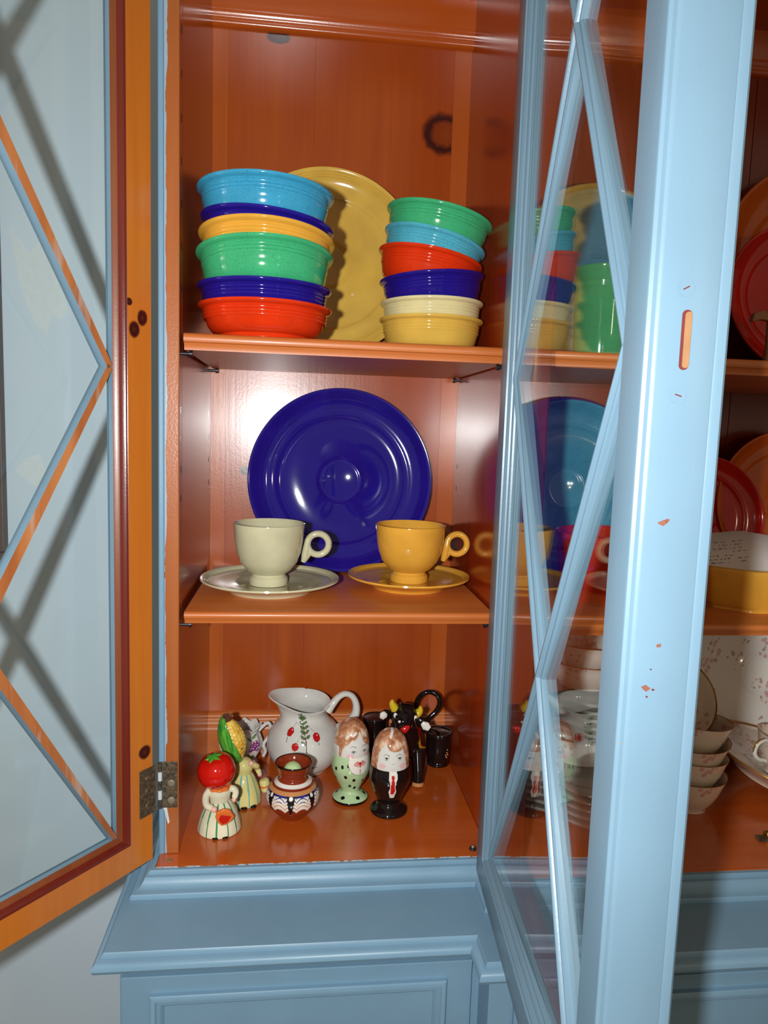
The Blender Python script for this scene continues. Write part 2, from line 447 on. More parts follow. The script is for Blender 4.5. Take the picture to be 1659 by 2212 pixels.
# ------------------------------------------------------------------ room
W, D, CW = 0.335, 0.2534, 1.12
ZF = -0.86
struct(MB().box(-2.2, 2.6, 0.285, 0.385, ZF, 1.75, WALL).build('wall_back'))
struct(MB().box(-2.2, 2.6, -2.6, 0.385, ZF - 0.05, ZF, FLOOR_M).build('floor'))
struct(MB().box(-0.42, -0.2735, 0.270, 0.285, 0.2757, 1.25, DARKTRIM).box(-0.44, -0.2700, 0.262, 0.285, 0.2500, 0.2757, DARKTRIM).build('trim_1', bevel=0.0015))
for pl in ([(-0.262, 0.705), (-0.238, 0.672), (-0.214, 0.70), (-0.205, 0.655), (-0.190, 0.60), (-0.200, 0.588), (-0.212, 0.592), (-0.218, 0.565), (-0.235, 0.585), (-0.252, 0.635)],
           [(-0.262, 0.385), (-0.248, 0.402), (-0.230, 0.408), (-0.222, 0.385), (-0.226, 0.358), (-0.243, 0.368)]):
    MB().prism(pl, 0.2846, 0.285, PAINTED_LIGHT, 'xzy').build('light_patch_1' if len(pl) > 7 else 'light_patch_2')['kind'] = 'structure'  # thin pale sheets painting patches of bounced light on the wall

# ------------------------------------------------------------------ upper display cabinet
hutch = thing('china_cabinet', 'tall blue painted pine china cabinet with its lattice glass doors open', 'cabinet', (W / 2, D / 2, -0.022))
def hp(mb, name, **kw): return at_world(hutch, mb.build(name, hutch, **kw))
TOP = 1.010
hp(MB().box(-0.0150, 0.0, 0.0, 0.02, 0.0, TOP, PINE_SL), 'face_stile', bevel=0.0012)
hp(MB().box(-0.0207, -0.0150, 0.0008, D + 0.02, -0.004, TOP + 0.02, BLUE), 'outer_side_panel', bevel=0.0015)
hp(MB().box(-0.0150, 0.0, 0.02, D + 0.006, 0.0, TOP, PINE_S), 'inner_side_panel')
hp(MB().box(W, W + 0.02, 0.0, D + 0.006, 0.0, TOP, PINE_S), 'partition')
hp(MB().box(W, W + 0.02, -0.016, 0.0, 0.0, TOP, BLUE), 'partition_front', bevel=0.0006)
hp(MB().box(W, W + 0.020, -0.034, -0.016, 0.0, TOP, PINE_ST), 'face_stile', bevel=0.0012)
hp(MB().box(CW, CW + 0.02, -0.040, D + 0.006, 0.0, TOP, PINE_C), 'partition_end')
hp(MB().box(-0.0195, W, -0.0235, D + 0.02, -0.022, 0.0, PINE_F), 'cabinet_floor', bevel=0.0008)
hp(MB().box(W + 0.0005, CW + 0.02, -0.0655, D + 0.02, -0.022, 0.0, PINE_F), 'cabinet_floor', bevel=0.0008)
hp(MB().box(-0.0195, W, 0.0, D + 0.02, TOP, TOP + 0.02, PINE_F), 'cabinet_top')
hp(MB().box(W + 0.0005, CW + 0.02, -0.04, D + 0.02, TOP, TOP + 0.02, PINE_F), 'cabinet_top')
ed = NT('chipped_white_edge'); _e = ed.noise(ed.obj_coord((60, 200, 200)), 1, 4, 0.7)
ed.col(ed.ramp(_e, [(0.44, rgb(150, 84, 44)), (0.50, rgb(196, 200, 200)), (0.60, rgb(120, 150, 172))])); ed.set(Roughness=0.6)
hp(MB().box(-0.0190, W - 0.0005, -0.0241, -0.0234, -0.0022, 0.0003, ed.m), 'worn_front_edge')
bx = [0.0, 0.0195, 0.130, 0.312, W]
for a, b in zip(bx, bx[1:]):
    wide = b - a > 0.05
    hp(MB().box(a + 0.00008, b - 0.00008, D, D + 0.018, 0.0, TOP, PINE_K if wide else PINE_N), 'back_board')
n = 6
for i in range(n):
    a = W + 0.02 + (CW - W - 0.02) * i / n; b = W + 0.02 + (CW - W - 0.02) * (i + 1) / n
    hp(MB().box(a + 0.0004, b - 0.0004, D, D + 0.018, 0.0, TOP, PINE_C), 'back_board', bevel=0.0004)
lowc = [(0, 0), (0, .0563), (.004, .0556), (.0075, .0535), (.0085, .0505), (.0078, .0478), (.0088, .0462), (.0108, .0440), (.0118, .0405), (.0112, .0375), (.0125, .0355), (.0130, .0330), (.0130, 0)]
upc = [(0, TOP), (0, .9545), (.004, .9552), (.0075, .9575), (.0085, .961), (.0078, .9635), (.0090, .9655), (.0110, .968), (.0118, .972), (.0112, .975), (.0130, .9775), (.0130, TOP)]
for x0, x1 in ((0.0, W), (W + 0.02, CW)):
    for pr in (lowc, upc):
        hp(MB().prism([(D - o, z) for o, z in pr], x0, x1, PINE_SH if pr is lowc else PINE_F, 'yzx'), 'back_rail', smooth=50)
def shelf(x0, x1, y0, zb, zt):
    h = zt - zb
    pr = [(D - 0.002, zb), (y0 + .0050, zb), (y0 + .0045, zb + h * .25), (y0 + .0032, zb + h * .36), (y0 + .0028, zb + h * .42), (y0 + .0004, zb + h * .46), (y0 - .0008, zb + h * .62), (y0 - .0004, zb + h * .82), (y0 + .0010, zb + h * .95), (y0 + .0030, zt), (D - 0.002, zt)]
    hp(MB().prism(pr, x0, x1, PINE_SH, 'yzx'), 'shelf', smooth=40)
shelf(0.0040, W - 0.0040, 0.0, 0.5294, 0.5457)
shelf(0.0050, W - 0.0040, 0.0, 0.2509, 0.2639)
shelf(W + 0.024, CW - 0.004, -0.041, 0.5251, 0.5405)
shelf(W + 0.024, CW - 0.004, -0.041, 0.2501, 0.2629)
for zb in (0.5294, 0.2509):
    for x, sgn in ((0.0, 1), (W, -1)):
        for y in (0.012, 0.236):
            mb = MB(); cy = [(x + sgn * 0.0002, y, zb - 0.0032), (x + sgn * 0.008, y, zb - 0.0032), (x + sgn * 0.0082, y, zb - 0.0032), (x + sgn * 0.0112, y, zb - 0.0032)]
            mb.tube(cy, [0.0018, 0.0018, 0.0032, 0.0032], METAL, 12)
            hp(mb, 'shelf_pin', smooth=40)
mb = MB()
for y, zs in ((0.012, (0.83, 0.79, 0.75, 0.71, 0.67, 0.63, 0.59, 0.47, 0.44, 0.41, 0.38)), (0.236, (0.47, 0.44, 0.41, 0.38))):
    for z in zs:
        mb.box(0.0, 0.0003, y - 0.0012, y + 0.0012, z - 0.0035, z + 0.0035, P_BLK)
        mb.box(W - 0.0003, W, y - 0.0012, y + 0.0012, z - 0.0035, z + 0.0035, P_BLK)
o = hp(mb, 'pin_holes'); o['kind'] = 'stuff'; o.name = 'pin_hole'
# base moulding under the cabinet floors
mould = [(0.0, -0.0005), (0.004, -0.0006), (0.0055, -0.0022), (0.0058, -0.0045), (0.0085, -0.0055), (0.0095, -0.0085), (0.0120, -0.0125), (0.0160, -0.0155), (0.0195, -0.0168), (0.0205, -0.0185), (0.0205, -0.022), (0.0, -0.022)]
hp(MB().sweep(mould, [(-0.0200, D + 0.02), (-0.0200, -0.0235), (W - 0.0005, -0.0235), (W - 0.0005, -0.0655), (CW + 0.02, -0.0655)], BLUE), 'foot_moulding', smooth=35)
# hinge leaf on the face stile, with knuckle and screws
hz0, hz1 = 0.0525, 0.1035
hp(MB().box(-0.0163, -0.0012, -0.0012, 0.0, hz0, hz1, HINGE), 'hinge_leaf', bevel=0.0003)
for k in range(5):
    a = hz0 + (hz1 - hz0) * k / 5; b = hz0 + (hz1 - hz0) * (k + 1) / 5
    hp(MB().tube([(-0.0188, -0.0022, a + 0.0003), (-0.0188, -0.0022, b - 0.0003)], 0.0022, WHITEPAINT if k in (1, 3) else HINGE, 12), 'hinge_knuckle', smooth=40)
for x, z in ((-0.0075, 0.080), (-0.0075, 0.061), (-0.0075, 0.097)):
    hp(MB().tube([(x, -0.0011, z), (x, -0.0016, z), (x, -0.0019, z)], [0.0037, 0.0037, 0.0028], SCREW if z < 0.09 else HINGE, 16), 'hinge_screw', smooth=40)
for x in (-0.0125,):
    hp(MB().prism([(x - 0.003, 0.0525), (x + 0.0005, 0.0525), (x + 0.0032, 0.036), (x + 0.0015, 0.034), (x - 0.0016, 0.046)], -0.0005, 0.0, WHITEPAINT, 'xzy'), 'paint_smear')
hp(MB().tube([(0.3185, -0.0105, 0.0), (0.3185, -0.0105, 0.0025)], [0.0042, 0.0034], METAL, 16).ball((0.3185, -0.0105, 0.0028), 0.0022, SCREW, u=12, v=8), 'door_catch', smooth=40)
hp(MB().box(0.655, 0.672, -0.016, -0.006, 0.0, 0.003, HINGE).prism([(0.664, -0.013), (0.678, -0.010), (0.678, -0.004), (0.664, -0.007)], 0.003, 0.008, BRASS).ball((0.668, -0.010, 0.006), 0.004, BRASS, u=12, v=8), 'door_catch', smooth=40)
hp(MB().tube([(-0.0075, -0.012, 0.0001), (-0.0075, -0.012, 0.0006)], [0.0036, 0.0030], RAW, 14), 'floor_plug')

# ------------------------------------------------------------------ lattice doors (local: x from hinge to free side, -y front, z up; glass from x=0 to G, z=0 to 2P)
P = 0.4656
TF = -0.0150     # front face of the frame
def door_meshes(parent, TB, G, warp=0.0):
    FR = BLUE_D; BK = DOOR_W
    prof = [(0.0, -.0020), (0.0, -.0050), (.0012, -.0062), (.0030, -.0062), (.0034, -.0080), (.0052, -.0092), (.0068, -.0092), (.0072, -.0108), (.0095, -.0130), (.0108, -.0132), (.0112, TF),
            (.0378, TF), (.0389, TF + .0005), (.0398, TF + .0022), (.0397, TF + .0042), (.0404, TF + .0052), (.0408, TF + .0065), (.0408, TB - .0075), (.0405, TB - .0066), (.0409, TB - .0055), (.0408, TB - .0015), (.0395, TB),
            (.0116, TB), (.0112, TB - .0004), (.0096, TB - .0007), (.0080, TB - .0022), (.0066, TB - .0045), (.0060, .0050), (.0010, .0020)]
    mats = [FR] * 21 + [BK] + [DOOR_STOP] * 5 + [LIP, FR]
    # build in (x,z) plane: sweep works in xy with height z -> map (x, y, h) to (x, h, y)
    fr = MB().sweep(prof, [(0, 0), (G, 0), (G, 2 * P), (0, 2 * P)], FR, closed=True, mats=mats)
    fr.v = [(x, h, z) for (x, z, h) in fr.v]
    frame = fr.build('cabinet_door', parent, smooth=30)
    # muntins: half bars from each corner to the crossing of their cell
    wf = 0.0062
    cs = [(o_, h - .0020) for o_, h in [(-wf, .0012), (-wf, -.0050), (-wf + .0016, -.0064), (-.0026, -.0066), (-.0018, -.0088), (-.0008, -.0096), (.0008, -.0096), (.0018, -.0088), (.0026, -.0066), (wf - .0016, -.0064), (wf, -.0050), (wf, .0012), (wf - .0012, .0052), (-wf + .0012, .0052)]]
    for k in range(2):
        C = Vector((G / 2, (k + .5) * P))
        for (px, pz) in ((0, k * P), (G, k * P), (0, (k + 1) * P), (G, (k + 1) * P)):
            A = Vector((px, pz)); d = (C - A).normalized(); nn = Vector((d.y, -d.x))
            A2 = A - d * 0.000; B2 = C - d * 0.0
            vs = []
            for q in (A2, B2):
                for (o_, h) in cs: vs.append((q.x + nn.x * o_, h, q.y + nn.y * o_))
            m_ = len(cs); fs = [tuple(range(m_)), tuple(range(2 * m_ - 1, m_ - 1, -1))]; ms = [BLUE_D, BLUE_D]
            for i in range(m_):
                j = (i + 1) % m_; fs.append((i, j, m_ + j, m_ + i)); ms.append(MUNT_W if i == 12 else BLUE_D)
            # clip the bar ends to the opening
            mm = MB().add(vs, fs, ms)
            mm.v = [(min(max(x, 0.0), G), y, min(max(z, 0.0), 2 * P)) for (x, y, z) in mm.v]
            mm.build('muntin', frame, smooth=30)
    # panes
    tri = []
    for k in range(2):
        tri.append([(0, k * P), (G / 2, (k + .5) * P), (0, (k + 1) * P)])
        tri.append([(G, k * P), (G, (k + 1) * P), (G / 2, (k + .5) * P)])
    tri.append([(0, 0), (G, 0), (G / 2, .5 * P)]); tri.append([(0, 2 * P), (G / 2, 1.5 * P), (G, 2 * P)])
    tri.append([(G / 2, .5 * P), (G, P), (G / 2, 1.5 * P), (0, P)])
    for t_ in tri:
        m_ = MB().prism(t_, -0.0042, -0.0022, GLASS, 'xzy'); cx = sum(p[0] for p in t_) / len(t_)
        m_.v = [(x, y + (x - cx) * warp, z) for (x, y, z) in m_.v]      # old panes sit a little askew in their putty
        m_.build('glass_pane', frame)
    return frame
Z0 = 0.0413
TBL, TBR, GL, GR = 0.0105, 0.0262, 0.270, 0.276
d1 = door_meshes(hutch, TBL, GL)
d2 = door_meshes(hutch, TBR, GR, 0.035)
aL, aR = 0.6609, 0.075
d1.location = Vector((-0.0574, -0.035, Z0)) - Vector(hutch.location); d1.rotation_euler = (0, 0, -(PI / 2 + aL))
d2.location = Vector((0.3240, -0.092, Z0)) - Vector(hutch.location); d2.rotation_euler = (0, 0, -(PI / 2 + aR))
d1['label'] = 'door of the left bay, bare orange pine inside'
d2['label'] = 'door of the middle bay, blue painted front'
# hinge leaf on the left door
MB().box(-0.0425, -0.0225, TBL, TBL + 0.0012, 0.0115, 0.0625, HINGE).build('hinge_leaf', d1, bevel=0.0003)
for z in (0.022, 0.037, 0.052):
    MB().tube([(-0.0325, TBL + 0.0010, z), (-0.0325, TBL + 0.0018, z)], [0.0036, 0.0028], HINGE, 14).build('hinge_screw', d1, smooth=40)
# old lock mortise, screw plugs and paint chips on the edge of the middle door
xe = GR + 0.0408
def edge_plate(y0, y1, z0, z1, t_, m): return MB().box(xe - 0.0005, xe + t_, y0, y1, z0, z1, m)
mb = MB()
def slot(cy, cz, wy, hz, t_, m):
    pts = []
    for k in range(24):
        a = 2 * PI * k / 24; yy = cy + wy * math.cos(a); zz = cz + (hz - wy) * (1 if math.sin(a) > 0 else -1) + wy * math.sin(a); pts.append((yy, zz))
    return MB().prism(pts, xe - 0.0005, xe + t_, m, 'yzx')
slot(0.0045, 0.4640, 0.0024, 0.0143, 0.0003, RUST).build('lock_slot', d2)['label'] = 'rust red rim of the old lock slot'
slot(0.0052, 0.4640, 0.0017, 0.0134, 0.0006, RAW).build('lock_slot', d2)['label'] = 'bare wood inside the old lock slot'
for cz, tl in ((0.4885, 0.5), (0.4375, -0.3)):
    m_ = MB().box(-0.0017, 0.0017, -0.0003, 0.0003, 0, 1, RUST)
    pts = [(0.003 + a * math.cos(tl) - b * math.sin(tl), cz + a * math.sin(tl) + b * math.cos(tl)) for a, b in ((-.0017, -.0003), (.0017, -.0003), (.0017, .0003), (-.0017, .0003))]
    MB().tube([(xe - 0.0004, 0.003, cz), (xe + 0.0003, 0.003, cz)], 0.0042, BLUE_D, 20).build('screw_plug', d2, smooth=40)
    MB().prism(pts, xe, xe + 0.0005, RUST, 'yzx').build('screw_slot', d2)
random.seed(5)
for cy, cz, r in ((0.0005, 0.3745, 0.0020), (0.0025, 0.3762, 0.0013), (0.003, 0.3120, 0.0015), (0.0, 0.2995, 0.0006), (-0.002, 0.2895, 0.0020), (0.002, 0.2888, 0.0008), (-0.001, 0.2850, 0.0007)):
    pts = [(cy + r * random.uniform(.6, 1.4) * math.cos(a), cz + r * random.uniform(.4, 1.0) * math.sin(a)) for a in [2 * PI * k / 9 for k in range(9)]]
    MB().prism(pts, xe - 0.0004, xe + 0.0002, CHIP if r > 0.0012 else RUST, 'yzx').build('paint_chip', d2)

# ------------------------------------------------------------------ base cabinet
base = thing('base_cabinet', 'blue painted base cabinet with a moulded counter edge and panelled doors', 'cabinet', (0.30, 0.06, ZF))
def bp(mb, name, **kw): return at_world(base, mb.build(name, base, **kw))
CT = -0.0222
path = [(-0.045, D + 0.02), (-0.045, -0.114), (0.302, -0.114), (0.302, -0.150), (1.18, -0.150)]
nose = [(0.0, CT), (0.0025, CT), (0.0040, CT - .0022), (0.0042, CT - .0046), (0.0080, CT - .0058), (0.0108, CT - .0090), (0.0115, CT - .0125), (0.0100, CT - .0158), (0.0070, CT - .0172), (0.0, CT - .0175)]
mb = MB().sweep(nose, path, BLUE)
mb.prism([(-0.045, D + 0.02), (-0.045, -0.114), (0.302, -0.114), (0.302, -0.150), (1.18, -0.150), (1.18, D + 0.02)], CT - 0.0175, CT, BLUE)
bp(mb, 'counter_top', smooth=35)
bp(MB().prism([(-0.0365, D + 0.015), (-0.0365, -0.1035), (0.3065, -0.1035), (0.3065, -0.1395), (1.16, -0.1395), (1.16, D + 0.015)], ZF, CT - 0.0175, BLUE), 'cabinet_body', bevel=0.001)
bp(MB().box(-0.0375, 0.3065, -0.1050, -0.1034, -0.0520, -0.0397, BLUE), 'frieze_strip', bevel=0.0005)
bp(MB().box(0.3055, 1.16, -0.1412, -0.1390, -0.0500, -0.0397, BLUE), 'frieze_strip', bevel=0.0005)
def base_door(x0, x1, yf, z0, z1, ins):
    d = bp(MB().box(x0, x1, yf - 0.006, yf, z0, z1, BLUE), 'panel_door', bevel=0.0008)
    pr = [(0, 0), (0, .0045), (.0025, .0062), (.0050, .0062), (.0062, .0045), (.0095, .0040), (.0120, .0015), (.0125, 0)]
    m_ = MB().sweep(pr, [(x0 + ins, z0 + ins), (x0 + ins, z1 - ins * .62), (x1 - ins * .95, z1 - ins * .62), (x1 - ins * .95, z0 + ins)], BLUE, closed=True)
    m_.v = [(x, yf - 0.006 - h, z) for (x, z, h) in m_.v]
    at_world(base, m_.build('panel_moulding', d, smooth=35)); d.children[0].location = (0, 0, 0)
base_door(-0.0345, 0.2975, -0.1035, -0.78, -0.0540, 0.027)
base_door(0.330, 0.74, -0.1395, -0.78, -0.0520, 0.024)
base_door(0.745, 1.155, -0.1395, -0.78, -0.0520, 0.024)

# ------------------------------------------------------------------ tableware builders
def bowl_prof(R, H):
    return [(0, .0035), (.60 * R, .0035), (.62 * R, 0), (.66 * R, 0), (.68 * R, .004), (.79 * R, .0065), (.855 * R, .0125), (.890 * R, .021), (.903 * R, H - .0165),
            (.917 * R, H - .0155), (.918 * R, H - .0140), (.906 * R, H - .0132), (.922 * R, H - .0121), (.923 * R, H - .0107), (.909 * R, H - .0099), (.928 * R, H - .0088), (.929 * R, H - .0075), (.914 * R, H - .0067), (.922 * R, H - .0056),
            (.938 * R, H - .0048), (.968 * R, H - .0041), (.990 * R, H - .0030), (1.0 * R, H - .0017), (.993 * R, H - .0004), (.975 * R, H), (.930 * R, H - .0016),
            (.895 * R, H - .006), (.882 * R, H - .014), (.868 * R, .0215), (.835 * R, .0135), (.74 * R, .0078), (.5 * R, .0062), (0, .0060)]
def bowl(name, R, H, m, label, loc, rot=(0, 0, 0), group='coloured bowls in two stacks on the top shelf'):
    return tag(MB().lathe(bowl_prof(R, H), m, 96).build(name, None, loc, rot, smooth=50), label, 'bowl', group)
def plate_prof(R):
    return [(0, .002), (.50 * R, .002), (.52 * R, 0), (.57 * R, 0), (.58 * R, .003), (.75 * R, .0062), (.97 * R, .0150), (.995 * R, .0170), (1.0 * R, .0185), (.992 * R, .0200), (.972 * R, .0196),
            (.955 * R, .0180), (.945 * R, .0187), (.930 * R, .0172), (.920 * R, .0179), (.905 * R, .0164), (.895 * R, .0171), (.880 * R, .0154), (.760 * R, .0108), (.745 * R, .0110), (.730 * R, .0098), (.715 * R, .0099), (.700 * R, .0082), (.660 * R, .0064), (.60 * R, .0056),
            (.272 * R, .0050), (.260 * R, .0058), (.246 * R, .0049), (.232 * R, .0057), (.218 * R, .0048), (.204 * R, .0055), (.190 * R, .0047), (0, .0047)]
def plate(name, R, m, label, loc, rot, cat='plate', group=None):
    return tag(MB().lathe(plate_prof(R), m, 128).build(name, None, loc, rot, smooth=50), label, cat, group)
def saucer_prof(R, H):
    return [(0, .0035), (.50 * R, .0035), (.52 * R, 0), (.58 * R, 0), (.60 * R, .0035), (.80 * R, H * .52), (.97 * R, H - .0035), (1.0 * R, H - .0018), (.995 * R, H), (.975 * R, H - .0002),
            (.955 * R, H - .0017), (.940 * R, H - .0012), (.925 * R, H - .0027), (.910 * R, H - .0022), (.895 * R, H - .0038), (.880 * R, H - .0034), (.72 * R, H * .66), (.60 * R, H * .57), (.36 * R, .0086), (.34 * R, .0078), (0, .0078)]
def teacup(name, R, m, label, loc, rotz, k=1.0):
    H = 0.0705 * k
    pr = [(0, .004), (.44 * R, .003), (.49 * R, 0), (.535 * R, 0), (.545 * R, .004), (.530 * R, .0085), (.475 * R, .0105), (.47 * R, .0125), (.62 * R, .0165), (.80 * R, .0260), (.905 * R, .0375), (.955 * R, .050), (.985 * R, .0635), (1.0 * R, .0695), (.995 * R, .0708), (.975 * R, .0712), (.955 * R, .0700), (.925 * R, .052), (.86 * R, .0365), (.70 * R, .0235), (.40 * R, .0160), (0, .0150)]
    pr = [(r, z * k) for r, z in pr]
    t = thing(name, label, 'cup', loc, (0, 0, rotz), 'cups and saucers on the middle shelf')
    MB().lathe(pr, m, 96).build('cup_body', t, smooth=40)
    mb = MB(); cx, cz, mr = R + 0.0158, 0.0470 * k, 0.0125
    ring = [(cx + mr * math.cos(a), 0, cz + mr * math.sin(a)) for a in [2 * PI * i / 40 for i in range(41)]]
    mb.tube(ring, 0.0040, m, 12, 1.15)
    mb.tube([(cx - mr + 0.0005, 0, cz + 0.006), (cx - mr - .0008, 0, cz - 0.004), (cx - mr - 0.0022, 0, cz - 0.013), (cx - mr - 0.0045, 0, cz - 0.0215)], [.0034, .0044, .0048, .0030], m, 12, 1.3)
    mb.tube([(cx - mr + 0.004, 0, cz - 0.0085), (cx - mr - 0.001, 0, cz - 0.0150), (cx - mr - 0.0040, 0, cz - 0.0205)], [.0036, .0040, .0030], m, 12, 1.2)
    mb.build('handle', t, smooth=60)
    return t

ZS1, ZS2 = 0.5457, 0.2639
# left stack on the top shelf, from the bottom up
LS = [('red', G_RED, .5806, .0349 + .0002, .0700, .0808, 0), ('navy', G_NAVY, .6003, .040, .0700, .0800, 0.0), ('green', G_GREEN, .6335, .0450, .0712, .0805, -1.0, -6.0), ('yellow', G_YEL, .6505, .040, .0705, .0805, 1.5, -6.0), ('navy', G_NAVY, .6655, .040, .0690, .0795, 4.0, -1.0), ('turquoise', G_TURQ, .6962, .0440, .0704, .0790, 1.0, -1.5)]
lab_l = ['orange-red bowl at the bottom of the taller left stack', 'cobalt blue bowl second from the bottom of the left stack, under the green one', 'wide green ringed bowl in the middle of the left stack', 'deep yellow bowl just above the green one in the left stack', 'cobalt blue bowl directly under the turquoise bowl, left stack', 'turquoise ringed bowl on top of the left stack']
ZOFF = 0.0055   # the front lip shows that much above the rim line measured
for i, (nm, m, zr, H, R, x, tl, *tx) in enumerate(LS):
    b = max(ZS1, zr - H) if i else ZS1
    bowl('ringed_bowl', R, zr - b if i == 0 else H, m, lab_l[i], (x, 0.050 + (H * math.sin(math.radians(tx[0])) if tx else 0), b), (math.radians(tx[0]) if tx else 0, math.radians(tl), 0))
lab_r = ['golden yellow bowl at the bottom of the smaller right stack', 'ivory bowl second from the bottom of the right stack', 'cobalt blue bowl in the right stack, resting on the ivory one', 'orange-red tilted bowl in the middle of the right stack', 'turquoise tilted bowl under the green one in the right stack', 'green tilted bowl on top of the right stack']
RS = [(G_YEL2, .2699, .5856, .0613, 0.0), (G_IVORY, .2699, .6053, .0605, -0.8), (G_NAVY, .2684, .6330, .0612, -4.6), (G_RED, .2666, .6557, .0613, 9.5), (G_TURQ2, .2712, .6752, .0603, 13.5), (G_GREEN, .2756, .7022, .0624, 10.5)]
for i, (m, x, zr, R, tl) in enumerate(RS):
    H = 0.0399; t_ = math.radians(tl)
    bowl('ringed_bowl', R, H, m, lab_r[i], (x - H * math.sin(t_), 0.115, zr - H * math.cos(t_)), (0, t_, 0))
# plates leaning on the back boards
def lean(R, x, zshelf, tilt, yb):       # foot of a plate at y=yb, leaning back by tilt
    c = Vector((x, yb + R * math.sin(tilt), zshelf + R * math.cos(tilt) + 0.0006))
    return c, (PI / 2 - tilt, 0, 0)
c, r = lean(0.1215, 0.150, ZS1, math.radians(6.6), 0.2220)
plate('dinner_plate', 0.1215, G_YEL2, 'golden yellow plate leaning on the back boards between the two bowl stacks', c, r)
c, r = lean(0.1225, 0.1745, ZS2, math.radians(6.6), 0.2220)
plate('dinner_plate', 0.1225, G_NAVY, 'cobalt blue plate standing behind the two cups on the middle shelf', c, r)
# cups and saucers
tag(MB().lathe(saucer_prof(0.0810, 0.0165), G_IVORY2, 128).build('saucer', None, (0.0882, 0.105, ZS2), smooth=50), 'pale ivory saucer under the left cup', 'saucer', 'cups and saucers on the middle shelf')
tag(MB().lathe(saucer_prof(0.0755, 0.0165), G_YEL, 128).build('saucer', None, (0.2570, 0.1300, ZS2), smooth=50), 'deep yellow saucer under the right cup', 'saucer', 'cups and saucers on the middle shelf')
teacup('teacup', 0.0415, G_IVORY2, 'pale ivory footed cup with ring handle on the left saucer', (0.0862, 0.105, ZS2 + 0.0079), 0.0, 1.02)
teacup('teacup', 0.0432, G_YEL, 'deep yellow footed cup with ring handle on the right saucer', (0.2575, 0.1300, ZS2 + 0.0079), 0.0, 0.99)

# ------------------------------------------------------------------ bottom shelf: figurines
# -- egg-head man
def man():
    t = thing('eggcup_man', 'black egg cup figure of a man in a suit with a red tie', 'figurine', (0.2350, 0.0760, 0), (0, 0, 0), 'egg cup couple')
    body = smooth_prof([(0.018, 0.0), (.0215, 0.0004), (.0226, .0025), (.0218, .0050), (.0185, .0078), (.0155, .0105), (.0143, .0135), (.0150, .0170), (.0180, .0245), (.0215, .0325), (.0240, .0400), (.0246, .0455), (.0242, .0520), (.0234, .0575), (.0226, .0600)], 14)
    body = [(0, 0.0005)] + body + [(0.0215, .0610), (0.0, .0610)]
    def mf(a, z, r, i):
        x = a * 0.0235
        if abs(a) > 1.4: return None
        tie = [(-.0014, .0555), (.0014, .0555), (.0018, .053), (.0012, .0505), (.0020, .047), (.0027, .036), (.0022, .0318), (0, .0312), (-.0022, .0318), (-.0027, .036), (-.0020, .047), (-.0012, .0505), (-.0018, .053)]
        if inpoly(x - .0010, z, tie): return P_RED
        shirt = [(-.0046, .0600), (.0046, .0600), (.0052, .0515), (.0034, .0465), (.0030, .0405), (.0046, .0350), (.0030, .0255), (.0, .0255), (-.0030, .0255), (-.0050, .0350), (-.0030, .0405), (-.0034, .0465), (-.0052, .0515)]
        if inpoly(x - .0010, z, shirt): return P_WHITE
    MB().lathe(body, G_BLACK, 192, mf).build('cup_body', t, smooth=60)
    head = smooth_prof([(.0225, .0595), (.0226, .0640), (.0222, .0710), (.0212, .0790), (.0190, .0880), (.0150, .0955), (.0100, .1005), (.0050, .1027), (0, .1034)], 14)
    def hf(a, z, r, i):
        x = a * 0.0215
        # hair: everything outside the face opening
        face = [(-.0185, .058), (-.0190, .066), (-.0180, .074), (-.0172, .080), (-.0150, .0855), (-.0115, .0890), (-.0085, .0915), (-.0072, .0880), (-.0040, .0845), (.0010, .0828), (.0060, .0826), (.0110, .0838), (.0140, .0855), (.0150, .0825), (.0165, .0760), (.0180, .0690), (.0188, .064), (.0185, .058)]
        if z > 0.0870 and near(r * math.sin(a), -r * math.cos(a), [(0.0005, 0.003), (0.0005, -0.006), (-.0020, -.0125)], 0.0016): return P_WHITE
        if not inpoly(x, z, face) or abs(a) > 1.0: return P_HAIR
        for ex in (-.0072, .0086):
            if near(x, z, [(ex - .0038, .0822 - .004), (ex - .0022, .0835 - .004), (ex, .0838 - .004), (ex + .0024, .0828 - .004), (ex + .0036, .0815 - .004)], .00030): return P_GREY
            if inell(x, z, ex, .0752, .0014, .0009): return P_BLK
            if near(x, z, [(ex - .0030, .0752), (ex - .0014, .0765), (ex + .0014, .0765), (ex + .0028, .0750)], .00028): return P_GREY
            if near(x, z, [(ex - .0020, .0738), (ex, .0732), (ex + .0020, .0738)], .00022): return P_GREY
        for nx in (-.0010, .0010):
            if inell(x, z, nx + .0004, .0690, .0004, .0004): return P_GREY
        if near(x, z, [(-.0040, .0632), (-.0015, .0626), (.0, .0630), (.0018, .0626), (.0042, .0632)], .00035): return P_BLUSH
        for bx_ in (-.0120, .0120):
            if inell(x, z, bx_, .0655, .0040, .0034): return P_BLUSH
    MB().lathe(head, G_WHITE, 192, hf).build('egg_head', t, smooth=60)
    return t
man()
